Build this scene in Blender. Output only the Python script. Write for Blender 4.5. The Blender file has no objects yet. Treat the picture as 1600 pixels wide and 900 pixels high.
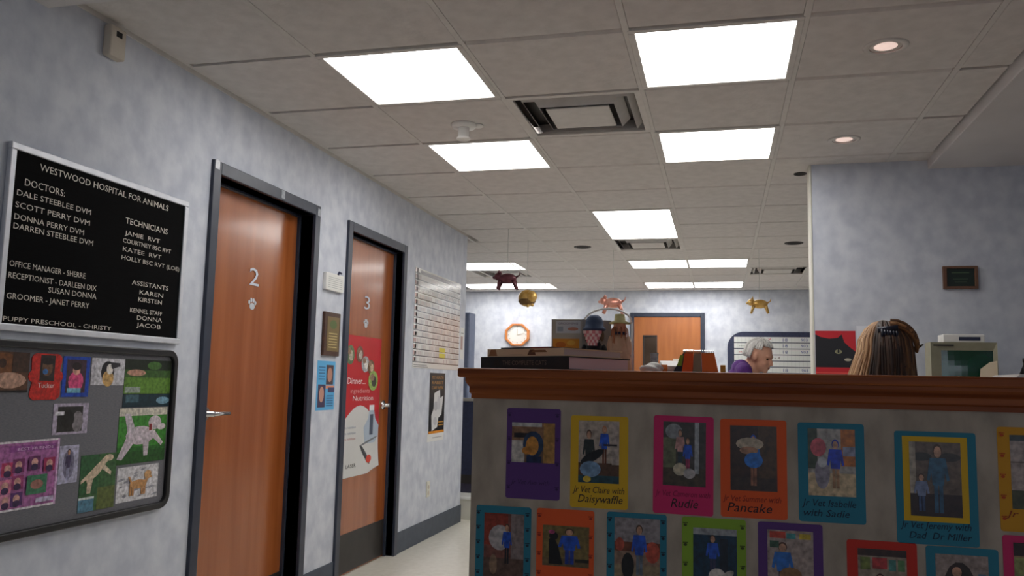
import bpy, math, random
from mathutils import Vector, Matrix
rnd = random.Random(7)
S = bpy.context.scene
COL = S.collection

# ------------------------------------------------------------------ camera, world, exposure
CAM = Vector((2.104, 0.0, 1.148))
F = Vector((-0.24308, 0.96339, 0.11335))
R = Vector((0.96970, 0.24322, 0.02188)); U = R.cross(F).normalized(); R = F.cross(U).normalized()
cd = bpy.data.cameras.new('camera'); cam = bpy.data.objects.new('camera', cd); COL.objects.link(cam)
cd.sensor_width = 36.0; cd.lens = 36.0 * 1300.23 / 1600.0; cd.clip_start = 0.02; cd.clip_end = 60
cam.matrix_world = Matrix(((R.x, U.x, -F.x, CAM.x), (R.y, U.y, -F.y, CAM.y), (R.z, U.z, -F.z, CAM.z), (0, 0, 0, 1)))
S.camera = cam
w = bpy.data.worlds.new('world'); S.world = w; w.use_nodes = True
w.node_tree.nodes['Background'].inputs[0].default_value = (0.78, 0.86, 1.0, 1)   # daylight outside the front window
w.node_tree.nodes['Background'].inputs[1].default_value = 1.05
S.view_settings.view_transform = 'Standard'; S.view_settings.look = 'None'
S.view_settings.gamma = 1.0; S.view_settings.use_curve_mapping = False
S.view_settings.exposure = 0.35
pl = bpy.data.lights.new('front_window_portal', 'AREA'); pl.shape = 'RECTANGLE'; pl.size = 2.9; pl.size_y = 1.35; pl.energy = 1.0; pl.cycles.is_portal = True
plo = bpy.data.objects.new('front_window_portal', pl); COL.objects.link(plo); plo.location = (3.35, -2.59, 1.475); plo.rotation_euler = (math.radians(90), 0, 0)
PANEL = 7.0            # emission of the fluorescent ceiling panels

# ------------------------------------------------------------------ helpers
def lin(c):
    return tuple(((v / 255.0) / 12.92 if v / 255.0 <= 0.04045 else ((v / 255.0 + 0.055) / 1.055) ** 2.4) for v in c)
def mat(name, rgb, rough=0.6, metal=0.0, coat=0.0, noise=None, rgb2=None, stretch=(1, 1, 1), bump=0.0, emit=0.0, spec=0.5, detail=4.0, lo=0.35, hi=0.65, bscale=None, alpha=1.0, trans=0.0):
    m = bpy.data.materials.new(name); m.use_nodes = True
    nt = m.node_tree; b = nt.nodes['Principled BSDF']
    c = lin(rgb)
    b.inputs['Base Color'].default_value = (*c, 1); b.inputs['Roughness'].default_value = rough
    b.inputs['Metallic'].default_value = metal; b.inputs['Coat Weight'].default_value = coat
    b.inputs['Coat Roughness'].default_value = 0.12
    b.inputs['Specular IOR Level'].default_value = spec
    b.inputs['Transmission Weight'].default_value = trans
    if emit:
        b.inputs['Emission Color'].default_value = (*c, 1); b.inputs['Emission Strength'].default_value = emit
    if noise:
        tc = nt.nodes.new('ShaderNodeTexCoord'); mp = nt.nodes.new('ShaderNodeMapping')
        mp.inputs['Scale'].default_value = stretch
        nz = nt.nodes.new('ShaderNodeTexNoise'); nz.inputs['Scale'].default_value = noise; nz.inputs['Detail'].default_value = detail
        nt.links.new(tc.outputs['Object'], mp.inputs[0]); nt.links.new(mp.outputs[0], nz.inputs['Vector'])
        if rgb2:
            r = nt.nodes.new('ShaderNodeValToRGB')
            r.color_ramp.elements[0].position = lo; r.color_ramp.elements[1].position = hi
            r.color_ramp.elements[0].color = (*c, 1); r.color_ramp.elements[1].color = (*lin(rgb2), 1)
            nt.links.new(nz.outputs[0], r.inputs[0]); nt.links.new(r.outputs[0], b.inputs['Base Color'])
        if bump:
            src = nz
            if bscale:
                src = nt.nodes.new('ShaderNodeTexNoise'); src.inputs['Scale'].default_value = bscale; src.inputs['Detail'].default_value = 3
                nt.links.new(mp.outputs[0], src.inputs['Vector'])
            bp = nt.nodes.new('ShaderNodeBump'); bp.inputs['Strength'].default_value = bump; bp.inputs['Distance'].default_value = 0.004
            nt.links.new(src.outputs[0], bp.inputs['Height']); nt.links.new(bp.outputs[0], b.inputs['Normal'])
    return m
def print_mat(name, rough, coat=0.0):
    m = bpy.data.materials.new(name); m.use_nodes = True; nt = m.node_tree; b = nt.nodes['Principled BSDF']
    a = nt.nodes.new('ShaderNodeVertexColor'); a.layer_name = 'Col'
    nt.links.new(a.outputs[0], b.inputs['Base Color']); b.inputs['Roughness'].default_value = rough
    b.inputs['Coat Weight'].default_value = coat; b.inputs['Coat Roughness'].default_value = 0.08
    return m
def photo_mat(name, rough):
    m = print_mat(name, rough); nt = m.node_tree; b = nt.nodes['Principled BSDF']; a = [n for n in nt.nodes if n.type == 'VERTEX_COLOR'][0]
    tc = nt.nodes.new('ShaderNodeTexCoord'); nz = nt.nodes.new('ShaderNodeTexNoise'); nz.inputs['Scale'].default_value = 75; nz.inputs['Detail'].default_value = 4
    mr = nt.nodes.new('ShaderNodeMapRange'); mr.inputs[1].default_value = .3; mr.inputs[2].default_value = .7; mr.inputs[3].default_value = .55; mr.inputs[4].default_value = 1.35
    mx = nt.nodes.new('ShaderNodeMix'); mx.data_type = 'RGBA'; mx.blend_type = 'MULTIPLY'; mx.inputs[0].default_value = 1.0
    nt.links.new(tc.outputs['Object'], nz.inputs['Vector']); nt.links.new(nz.outputs[0], mr.inputs[0]); nt.links.new(a.outputs[0], mx.inputs[6]); nt.links.new(mr.outputs[0], mx.inputs[7]); nt.links.new(mx.outputs[2], b.inputs['Base Color'])
    return m
MT = dict(
    photo=photo_mat('photo_print', .35),
    wall=mat('blue_grey_wallpaper', (190, 195, 208), 0.75, noise=11, rgb2=(212, 216, 225), stretch=(1, 1, .9), bump=.15, bscale=60, detail=6),
    counter_paper=mat('taupe_wallpaper', (162, 148, 132), 0.8, noise=14, rgb2=(190, 175, 157), stretch=(1.2, 1, .6), bump=.15, bscale=60, detail=6),
    tile=mat('ceiling_tile', (206, 201, 198), 0.9, noise=14, rgb2=(216, 211, 208), bump=.5, bscale=55, detail=3),
    gridbar=mat('painted_grid', (206, 202, 198), 0.6, noise=20, rgb2=(214, 210, 206)),
    plaster=mat('painted_plaster', (206, 202, 202), 0.8, noise=3, rgb2=(214, 210, 210)),
    slate=mat('slate_paint', (42, 49, 65), 0.38, noise=12, rgb2=(50, 57, 73)),
    kick=mat('dark_kick', (44, 40, 38), 0.5, noise=12, rgb2=(52, 47, 44)),
    door=mat('door_wood', (150, 80, 38), 0.26, noise=5, rgb2=(170, 97, 50), stretch=(3, 3, .22), coat=.3, detail=8),
    fardoor=mat('far_door_wood', (158, 94, 50), 0.35, noise=5, rgb2=(176, 108, 58), stretch=(3, 3, .3), coat=.2, detail=8),
    oak=mat('dark_oak', (122, 58, 25), 0.5, noise=6, rgb2=(168, 92, 44), stretch=(.25, 4, 8), detail=9, spec=.25),
    floor=mat('cream_vinyl', (226, 222, 209), 0.25, noise=25, rgb2=(234, 230, 218), coat=.2),
    base=mat('cove_base', (60, 69, 83), 0.5, noise=15, rgb2=(68, 77, 91)),
    alu=mat('brushed_aluminium', (206, 209, 217), 0.45, .35, noise=30, rgb2=(218, 220, 227)),
    chrome=mat('satin_chrome', (205, 205, 205), 0.25, 1.0, noise=30, rgb2=(220, 220, 220)),
    felt=mat('black_felt', (9, 9, 10), 0.95, noise=60, rgb2=(14, 14, 15), stretch=(1, .3, 8), spec=.1),
    letter=mat('letter_plastic', (205, 198, 186), 0.45, noise=30, rgb2=(220, 214, 204)),
    fabric=mat('grey_fabric', (104, 104, 110), 0.95, noise=90, rgb2=(116, 116, 121), stretch=(1, 1, 4)),
    rubber=mat('black_rubber', (20, 20, 22), 0.4, noise=20, rgb2=(28, 28, 30)),
    beige=mat('beige_plastic', (196, 186, 172), 0.5, noise=20, rgb2=(204, 194, 180)),
    white=mat('white_plastic', (232, 230, 226), 0.5, noise=20, rgb2=(238, 236, 232)),
    dark=mat('dark_gap', (22, 20, 20), 0.8, noise=10, rgb2=(28, 26, 25)),
    lens=mat('lit_diffuser', (255, 253, 250), 0.5, emit=PANEL),
    printm=print_mat('print_matte', .65), printg=print_mat('print_gloss', .35), printl=print_mat('print_laminate', .22, .5),
    skin=mat('skin', (206, 150, 124), 0.55, noise=14, rgb2=(214, 160, 134)),
    purple=mat('purple_knit', (66, 22, 96), 0.85, noise=50, rgb2=(80, 30, 112)),
    navy=mat('navy_panel', (40, 46, 72), 0.7, noise=40, rgb2=(48, 54, 82)),
    bluegrey=mat('blue_grey_panel', (120, 132, 160), 0.6, noise=20, rgb2=(128, 140, 168)),
    cream=mat('cream_paint', (214, 212, 200), 0.5, noise=10, rgb2=(222, 220, 208)),
    black=mat('black_cloth', (24, 24, 28), 0.85, noise=40, rgb2=(32, 32, 36)),
    crt=mat('crt_beige', (150, 146, 124), 0.5, noise=20, rgb2=(158, 154, 132)),
    screen=mat('green_crt_glass', (8, 52, 34), 0.12, coat=.6, noise=3, rgb2=(10, 66, 42)),
    gold=mat('gold_foil', (196, 150, 72), 0.32, .55, noise=18, rgb2=(226, 190, 120), bump=.8),
    copper=mat('copper_foil', (184, 116, 96), 0.32, .55, noise=18, rgb2=(220, 164, 150), bump=.8),
    maroon=mat('maroon_foil', (74, 34, 42), 0.4, .4, noise=18, rgb2=(104, 52, 62), bump=.8),
    thread=mat('pale_thread', (190, 190, 186), 0.6, noise=30, rgb2=(200, 200, 196)),
    glass=mat('dark_wired_glass', (58, 48, 40), 0.1, noise=4, rgb2=(74, 60, 50)),
    clock=mat('clock_wood', (190, 110, 54), 0.3, noise=8, rgb2=(214, 140, 82), stretch=(4, 1, 1), coat=.4),
    tape=mat('clear_tape', (150, 156, 164), 0.25, noise=40, rgb2=(176, 180, 188)),
    desk=mat('grey_laminate', (150, 146, 140), 0.5, noise=14, rgb2=(160, 156, 150)),
    bulb=mat('frosted_bulb', (255, 226, 214), 0.4, emit=.5),
    reflector=mat('can_reflector', (205, 190, 186), 0.25, .5, noise=10, rgb2=(215, 200, 196)),
)
class MB:
    """collects polygons of one mesh (optionally with a print colour per face)"""
    def __init__(s): s.v = []; s.f = []; s.c = []; s.n = 0
    def add(s, vs, fs, c=None):
        o = len(s.v); s.v += [tuple(p) for p in vs]; s.f += [tuple(i + o for i in f) for f in fs]; s.c += [c] * len(fs); return s
    def box(s, x0, x1, y0, y1, z0, z1, c=None):
        v = [(x0, y0, z0), (x1, y0, z0), (x1, y1, z0), (x0, y1, z0), (x0, y0, z1), (x1, y0, z1), (x1, y1, z1), (x0, y1, z1)]
        return s.add(v, [(0, 3, 2, 1), (4, 5, 6, 7), (0, 1, 5, 4), (1, 2, 6, 5), (2, 3, 7, 6), (3, 0, 4, 7)], c)
    def prism(s, pts, to3, d0, d1, c=None):
        """polygon (counter-clockwise seen from +d) extruded from d0 to d1 by to3(u,v,d)"""
        n = len(pts); v = [to3(u, q, d0) for u, q in pts] + [to3(u, q, d1) for u, q in pts]
        f = [tuple(range(n, 2 * n)), tuple(reversed(range(n)))] + [(i, (i + 1) % n, n + (i + 1) % n, n + i) for i in range(n)]
        return s.add(v, f, c)
    def tube(s, pts, rad, n=8, c=None):
        pts = [Vector(p) for p in pts]; rr = rad if isinstance(rad, (list, tuple)) else [rad] * len(pts)
        rings = []; ref = None
        for i, p in enumerate(pts):
            d = (pts[min(i + 1, len(pts) - 1)] - pts[max(i - 1, 0)]).normalized()
            if ref is None: ref = d.orthogonal().normalized()
            a = (ref - d * ref.dot(d)).normalized(); ref = a; b = d.cross(a)
            rings.append([p + (a * math.cos(t) + b * math.sin(t)) * rr[i] for t in [2 * math.pi * k / n for k in range(n)]])
        v = [q for r in rings for q in r]; f = []
        for i in range(len(pts) - 1):
            for k in range(n): f.append((i * n + k, i * n + (k + 1) % n, (i + 1) * n + (k + 1) % n, (i + 1) * n + k))
        f += [tuple(reversed(range(n))), tuple(range((len(pts) - 1) * n, len(pts) * n))]
        return s.add(v, f, c)
    def lathe(s, prof, cen, axis='z', n=24, c=None, scale=(1, 1, 1), caps=True):
        """profile of (radius, height) revolved about an axis through cen"""
        v = []; f = []; m = len(prof)
        for k in range(n):
            t = 2 * math.pi * k / n
            for r, h in prof:
                p = (r * math.cos(t), r * math.sin(t), h)
                if axis == 'y': p = (p[0], -p[2], p[1])
                if axis == 'x': p = (p[2], p[0], p[1])
                v.append((cen[0] + p[0] * scale[0], cen[1] + p[1] * scale[1], cen[2] + p[2] * scale[2]))
        for k in range(n):
            for i in range(m - 1): f.append((k * m + i, ((k + 1) % n) * m + i, ((k + 1) % n) * m + i + 1, k * m + i + 1))
        if caps and prof[0][0] > 1e-6: f.append(tuple(k * m for k in reversed(range(n))))
        if caps and prof[-1][0] > 1e-6: f.append(tuple(k * m + m - 1 for k in range(n)))
        return s.add(v, f, c)
    def ball(s, cen, r, n=16, m=10, c=None, M=None):
        r = r if isinstance(r, (tuple, list)) else (r, r, r); v = []; f = []
        for i in range(m + 1):
            a = math.pi * i / m
            for k in range(n):
                t = 2 * math.pi * k / n
                p = Vector((r[0] * math.sin(a) * math.cos(t), r[1] * math.sin(a) * math.sin(t), r[2] * math.cos(a)))
                if M is not None: p = M @ p
                v.append(Vector(cen) + p)
        for i in range(m):
            for k in range(n): f.append((i * n + k, (i + 1) * n + k, (i + 1) * n + (k + 1) % n, i * n + (k + 1) % n))
        return s.add(v, f, c)
    def mesh(s, name):
        me = bpy.data.meshes.new(name); me.from_pydata(s.v, [], s.f)
        if any(c is not None for c in s.c):
            ca = me.color_attributes.new('Col', 'FLOAT_COLOR', 'CORNER'); li = 0; buf = []
            for f, c in zip(s.f, s.c):
                buf += list((*lin(c or (200, 200, 200)), 1.0)) * len(f)
            ca.data.foreach_set('color', buf)
        me.validate(); return me
    JOIN = ('handwriting', 'lettering', 'letter_line', 'spine_print', 'spiral_binding', 'straw_hair', 'checked_skirt', 'hair')
    def build(s, name, m, parent=None, smooth=False, bevel=0, seg=2):
        me = s.mesh(name); o = bpy.data.objects.new(name, me); COL.objects.link(o)
        me.materials.append(MT[m] if isinstance(m, str) else m)
        if name in MB.JOIN: o['kind'] = 'stuff'
        if smooth: me.polygons.foreach_set('use_smooth', [True] * len(me.polygons))
        if bevel:
            b = o.modifiers.new('bevel', 'BEVEL'); b.width = bevel; b.segments = seg; b.limit_method = 'ANGLE'; b.harden_normals = False
        if parent is not None:
            o.parent = parent; o.matrix_parent_inverse = parent.matrix_world.inverted() if parent.type != 'EMPTY' else Matrix.Translation(-parent.location)
        return o
def tag(o, label, cat, group=None):
    o['label'] = label; o['category'] = cat
    if group: o['group'] = group
    return o
def thing(name, label, cat, loc, group=None):
    o = bpy.data.objects.new(name, None); COL.objects.link(o); o.location = loc; o.empty_display_size = .05
    return tag(o, label, cat, group)
def struct(o): o['kind'] = 'structure'; return o
def sempty(name, loc):
    o = bpy.data.objects.new(name, None); COL.objects.link(o); o.location = loc; return struct(o)

# planes on which things hang: (u, v, distance out of the surface) -> world
def on_left(x=0.0): return lambda u, v, d: (x + d, u, v)               # left wall, u = y
def on_front(y): return lambda u, v, d: (u, y - d, v)                  # anything facing the camera side, u = x
_tc = {}
def text2d(t):
    if t not in _tc:
        cu = bpy.data.curves.new('t', 'FONT'); cu.body = t; cu.size = 1.0; cu.resolution_u = 2
        ob = bpy.data.objects.new('t', cu); COL.objects.link(ob)
        me = bpy.data.meshes.new_from_object(ob)
        vs = [(v.co.x, v.co.y) for v in me.vertices]; fs = [tuple(p.vertices) for p in me.polygons]
        bpy.data.objects.remove(ob); bpy.data.curves.remove(cu); bpy.data.meshes.remove(me)
        x0 = min(p[0] for p in vs); x1 = max(p[0] for p in vs)
        _tc[t] = ([(p[0] - x0, p[1]) for p in vs], fs, x1 - x0)
    return _tc[t]
class Pic:
    """flat print laid on a surface: every shape is a thin layer of coloured polygons"""
    def __init__(s, to3, u0, v0, u1, v1, base, d=0.0, thick=.0012, step=.00012):
        s.m = MB(); s.to3 = to3; s.u0, s.v0, s.u1, s.v1 = u0, v0, u1, v1; s.step = step; s.d = d + thick
        s.m.prism([(u0, v0), (u1, v0), (u1, v1), (u0, v1)], to3, d, d + thick, base)
    def P(s, a, b): return (s.u0 + a * (s.u1 - s.u0), s.v0 + b * (s.v1 - s.v0))
    def poly(s, pts, c):
        s.d += s.step; s.m.add([s.to3(*s.P(a, b), s.d) for a, b in pts], [tuple(range(len(pts)))], c); return s
    def rect(s, a0, b0, a1, b1, c): return s.poly([(a0, b0), (a1, b0), (a1, b1), (a0, b1)], c)
    def ell(s, a, b, ra, rb, c, n=14, rot=0.0):
        ct, st = math.cos(rot), math.sin(rot)
        return s.poly([(a + ra * math.cos(t) * ct - rb * math.sin(t) * st, b + ra * math.cos(t) * st + rb * math.sin(t) * ct) for t in [2 * math.pi * k / n for k in range(n)]], c)
    def text(s, t, a, b, wid, hei, c, slant=0.0):
        vs, fs, W = text2d(t); s.d += s.step
        s.m.add([s.to3(*s.P(a + wid * x / W + slant * y * wid / W, b + hei * y / .7), s.d) for x, y in vs], fs, c); return s
    def person(s, a, b, h, shirt, skin=(200, 150, 120), hair=(80, 55, 40), legs=(60, 60, 90), k=.62):
        wd = h * k
        s.rect(a - .13 * wd, b, a - .01 * wd, b + .45 * h, legs); s.rect(a + .02 * wd, b, a + .14 * wd, b + .45 * h, legs)
        s.poly([(a - .17 * wd, b + .40 * h), (a + .17 * wd, b + .40 * h), (a + .24 * wd, b + .80 * h), (a - .24 * wd, b + .80 * h)], shirt)
        s.poly([(a - .24 * wd, b + .80 * h), (a - .34 * wd, b + .48 * h), (a - .26 * wd, b + .46 * h), (a - .12 * wd, b + .76 * h)], shirt)
        s.poly([(a + .24 * wd, b + .80 * h), (a + .34 * wd, b + .48 * h), (a + .26 * wd, b + .46 * h), (a + .12 * wd, b + .76 * h)], shirt)
        s.ell(a, b + .91 * h, .14 * wd, .10 * h, hair); return s.ell(a, b + .89 * h, .11 * wd, .085 * h, skin)
    def dog(s, a, b, l, h, c, c2=None, flip=1):
        for k in (-.36, -.24, .2, .32): s.rect(a + k * l * flip - .05 * l, b, a + k * l * flip + .05 * l, b + .5 * h, c2 or c)
        s.ell(a, b + .52 * h, .42 * l, .22 * h, c)
        s.poly([(a + flip * .25 * l, b + .5 * h), (a + flip * .42 * l, b + .55 * h), (a + flip * .5 * l, b + .85 * h), (a + flip * .36 * l, b + .85 * h)][::flip], c)
        s.ell(a + flip * .46 * l, b + .85 * h, .14 * l, .13 * h, c); s.ell(a + flip * .58 * l, b + .81 * h, .08 * l, .06 * h, c)
        return s.poly([(a - flip * .36 * l, b + .55 * h), (a - flip * .52 * l, b + .95 * h), (a - flip * .44 * l, b + .95 * h), (a - flip * .28 * l, b + .6 * h)][::flip], c)
    def build(s, name, m='printm', parent=None): return s.m.build(name, m, parent)
def textpart(name, t, to3, u, v, wid, hei, d, m, parent, thick=.002):
    vs, fs, W = text2d(t); b = MB()
    b.add([to3(u + wid * x / W, v + hei * y / .7, d + thick) for x, y in vs], fs)
    return b.build(name, m, parent)

# ------------------------------------------------------------------ setting
ZC = 2.405; YB = 11.05; XR = 5.2; XL = -3.0; YN = -2.6; G = .6096; GX = .564; GY = 2.839; WE = 6.74
YP = 4.83
fl = MB().box(XL, XR, YN, YB + .1, -.1, 0).build('floor', 'floor'); struct(fl)
# left wall with two door openings
D1 = (3.105, 3.975, 2.015, -.085); D2 = (4.445, 5.27, 2.015, -.06)
b = MB(); tk = -.15
for y0, y1, z0, z1 in ((YN, D1[0], 0, ZC + .1), (D1[0], D1[1], D1[2], ZC + .1), (D1[1], D2[0], 0, ZC + .1), (D2[0], D2[1], D2[2], ZC + .1), (D2[1], WE, 0, ZC + .1)):
    b.box(tk, 0, y0, y1, z0, z1)
struct(b.build('wall_left', 'wall'))
struct(MB().box(XL, XR, YB, YB + .1, 0, ZC + .1).build('wall_back', 'wall'))
struct(MB().box(XR, XR + .1, YN, YB + .1, 0, ZC + .1).build('wall_right', 'wall'))
wx0, wx1, wz0, wz1 = 1.9, 4.8, .8, 2.15
struct(MB().box(XL, wx0, YN - .1, YN, 0, ZC + .1).box(wx1, XR + .1, YN - .1, YN, 0, ZC + .1).box(wx0, wx1, YN - .1, YN, 0, wz0).box(wx0, wx1, YN - .1, YN, wz1, ZC + .1).build('wall_near', 'wall'))
wn = sempty('window_1', ((wx0 + wx1) / 2, YN, wz0)); q = MB(); fq = .05
q.box(wx0, wx1, YN - .1, YN + .01, wz0, wz0 + fq).box(wx0, wx1, YN - .1, YN + .01, wz1 - fq, wz1).box(wx0, wx0 + fq, YN - .1, YN + .01, wz0 + fq, wz1 - fq).box(wx1 - fq, wx1, YN - .1, YN + .01, wz0 + fq, wz1 - fq)
for k in (1, 2): xm = wx0 + (wx1 - wx0) * k / 3; q.box(xm - .025, xm + .025, YN - .09, YN, wz0 + fq, wz1 - fq)
q.build('window_frame', 'alu', wn)
struct(MB().box(XL - .1, XL, WE - 1.2, YB + .1, 0, ZC + .1).build('wall_far_left', 'wall'))
struct(MB().box(XL - .1, tk, WE - 1.3, WE - 1.2, 0, ZC + .1).build('wall_passage', 'wall'))
struct(MB().box(2.6, XR, YP, YP + .11, 0, ZC + .1).build('wall_partition', 'wall'))
struct(MB().box(2.590, 2.602, YP - .003, YP + .113, .1, ZC).build('trim_1', 'cream', bevel=.003))
struct(MB().box(0, 3.2, YN, 2.125, 2.32, ZC + .12).build('trim_2', 'plaster'))
struct(MB().box(3.2, XR, YN, YP, 2.352, ZC + .12).build('trim_3', 'plaster', bevel=.004))
struct(MB().box(0, .022, 2.125, WE, ZC - .003, ZC + .012).box(0, .004, 2.125, WE, ZC - .022, ZC).build('trim_4', 'gridbar'))
# base boards
bb = MB()
for y0, y1 in ((D1[1] + .05, D2[0] - .05), (D2[1] + .05, WE + .008), (YN, D1[0] - .05)): bb.box(0, .008, y0, y1, 0, .14)
struct(bb.build('baseboard_left', 'base', bevel=.003))
struct(MB().box(XL, .95, YB - .008, YB, 0, .14).box(1.9, XR, YB - .008, YB, 0, .14).build('baseboard_back', 'base'))
struct(MB().box(2.63, XR, YP - .008, YP, 0, .14).build('baseboard_partition', 'base'))

# suspended ceiling: slab above, runners, tiles as single pieces
ce = struct(MB().box(XL, XR, 2.125, YB + .1, ZC + .07, ZC + .17).build('ceiling', 'plaster'))
lights = {}      # (col,row): taken cells
def cell(c, r): return GX + c * G, GY + r * G
taken = set()
panels = [(0, 0, 1, 1), (2, 0, 1, 1), (0, 2, 1, 1), (2, 2, 1, 1), (1, 5, 1, 2), (1, 9, 2, 1), (1, 12, 2, 1), (-3, 9, 2, 1), (-3, 12, 2, 1)]
vents = [(1, 1), (1, 7), (3, 10), (-2, 10)]
for c, r, nc, nr in panels:
    for i in range(nc):
        for j in range(nr): taken.add((c + i, r + j))
for v in vents: taken.add(v)
h = G / 2 - .006; hx = G / 2 - .012; ex = .001
tm = MB(); e = .012
tm.add([(-hx, -h, .006), (hx, -h, .006), (hx, h, .006), (-hx, h, .006), (-hx + ex, -h + e, -.004), (hx - ex, -h + e, -.004), (hx - ex, h - e, -.004), (-hx + ex, h - e, -.004), (-hx, -h, .02), (hx, -h, .02), (hx, h, .02), (-hx, h, .02)],
       [(7, 6, 5, 4), (0, 4, 5, 1), (1, 5, 6, 2), (2, 6, 7, 3), (3, 7, 4, 0), (8, 0, 1, 9), (9, 1, 2, 10), (10, 2, 3, 11), (11, 3, 0, 8), (8, 9, 10, 11)])
tm = tm.mesh('ceiling_tile'); tm.materials.append(MT['tile'])
tm_cut = {}
for c in range(-6, 8):
    for r in range(-2, 14):
        if (c, r) in taken: continue
        x, y = cell(c, r); x0, x1, y0, y1 = x, x + G, y, y + G
        if r < 8 and WE - y > .2: x0 = max(x0, .0) if y0 < WE - .2 else x0
        x0 = max(x0, XL); x1 = min(x1, XR); y0 = max(y0, 2.125); y1 = min(y1, YB)
        if y1 <= YP + .05: x1 = min(x1, 3.2)
        if x1 - x0 < .05 or y1 - y0 < .05: continue
        if x1 - x0 > G - .01 and y1 - y0 > G - .01: me = tm
        else:
            key = (round(x1 - x0, 3), round(y1 - y0, 3))
            if key not in tm_cut:
                hx, hy = (x1 - x0) / 2 - .012, (y1 - y0) / 2 - .006
                q = MB().box(-hx, hx, -hy, hy, .006, .02).box(-hx + .001, hx - .001, -hy + .008, hy - .008, -.004, .008)
                tm_cut[key] = q.mesh('ceiling_tile'); tm_cut[key].materials.append(MT['tile'])
            me = tm_cut[key]
        o = bpy.data.objects.new('ceiling_tile', me); COL.objects.link(o); o.location = ((x0 + x1) / 2, (y0 + y1) / 2, ZC); o.parent = ce
for c in range(-5, 8):
    x = GX + c * G; y0 = 2.125
    if x < 0: y0 = WE - 1.2
    if x > 3.2: y0 = YP + .11
    MB().box(x - .0115, x + .0115, y0, YB, ZC - .005, ZC + .016).box(x - .002, x + .002, y0, YB, ZC + .016, ZC + .05).build('grid_runner', 'gridbar', ce)
for r in range(0, 14):
    y = GY + r * G
    MB().box(0 if y < WE else XL, 3.2 if y < YP else XR, y - .012, y + .012, ZC + .007, ZC + .015).build('cross_tee', 'gridbar', ce)

plab = ['square lit ceiling panel nearest the left wall, large and close', 'largest lit ceiling panel, close and right of the big vent',
        'square lit ceiling panel just behind the ceiling sensor', 'square lit ceiling panel between the big vent and recessed lamps',
        'lit ceiling panel running lengthwise in the middle of the room', 'long lit panel behind the middle ceiling vent',
        'long lit panel closest to the back wall above wooden door', 'long lit panel over the far left passage, nearer one', 'long lit panel over the far left passage, by back wall']
for k, (c, r, nc, nr) in enumerate(panels):
    x, y = cell(c, r)
    if c == -3: x += .085
    x1, y1 = x + nc * G, y + nr * G
    t = thing('ceiling_light', plab[k], 'light', ((x + x1) / 2, (y + y1) / 2, ZC), 'fluorescent ceiling panels')
    f = MB(); a = .004; bq = .03
    for q in ((x + a, x1 - a, y + a, y + bq), (x + a, x1 - a, y1 - bq, y1 - a), (x + a, x + bq, y + bq, y1 - bq), (x1 - bq, x1 - a, y + bq, y1 - bq)): f.box(*q, ZC - .008, ZC + .06)
    f.build('frame', 'gridbar', t, bevel=.003)
    MB().box(x + bq, x1 - bq, y + bq, y1 - bq, ZC - .004, ZC + .03).build('diffuser', 'lens', t)
vlab = ['large square stepped air vent between the four near light panels', 'square air vent at the far end of the lengthwise light panel', 'air vent near the back partition right of the long panels', 'air vent between the two long panels at far left']
for k, (c, r) in enumerate(vents):
    x, y = cell(c, r)
    if c == -2: x += .085
    cx, cy = x + G / 2, y + G / 2
    t = thing('ceiling_vent', vlab[k], 'vent', (cx, cy, ZC), 'square ceiling air vents')
    def ring(r0, r1, z0, z1):        # sloping square cone from half width r0 at z0 to r1 at z1
        q = MB()
        for i in range(4):
            p = [(-1, -1), (1, -1), (1, 1), (-1, 1)]; a_, b_ = p[i], p[(i + 1) % 4]
            v = [(cx + a_[0] * r0, cy + a_[1] * r0, z0), (cx + b_[0] * r0, cy + b_[1] * r0, z0), (cx + b_[0] * r1, cy + b_[1] * r1, z1), (cx + a_[0] * r1, cy + a_[1] * r1, z1)]
            v += [(p_[0], p_[1], p_[2] + .004) for p_ in v]
            q.add(v, [(3, 2, 1, 0), (4, 5, 6, 7), (0, 1, 5, 4), (1, 2, 6, 5), (2, 3, 7, 6), (3, 0, 4, 7)])
        return q
    H = G / 2 - .004
    q = MB()
    for x0, x1, y0, y1 in ((-H, H, -H, -H + .03), (-H, H, H - .03, H), (-H, -H + .03, -H + .03, H - .03), (H - .03, H, -H + .03, H - .03)): q.box(cx + x0, cx + x1, cy + y0, cy + y1, ZC - .006, ZC + .004)
    q.build('rim', 'gridbar', t, bevel=.002)
    MB().box(cx - H, cx + H, cy - H, cy + H, ZC + .052, ZC + .06).build('plenum_back', 'kick', t)
    ring(.27, .235, ZC + .05, ZC - .004).build('cone', 'gridbar', t)
    ring(.205, .17, ZC + .04, ZC - .012).build('cone', 'gridbar', t)
    MB().box(cx - .145, cx + .145, cy - .145, cy + .145, ZC - .014, ZC - .006).build('centre_plate', 'gridbar', t, bevel=.003)
clab = ['recessed round lamp nearest the camera at upper right', 'recessed round lamp just before the blue partition', 'dark recessed round lamp left of the lengthwise panel', 'dark recessed round lamp beyond the partition edge', 'small dark recessed lamp right beside partition top corner']
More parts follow.
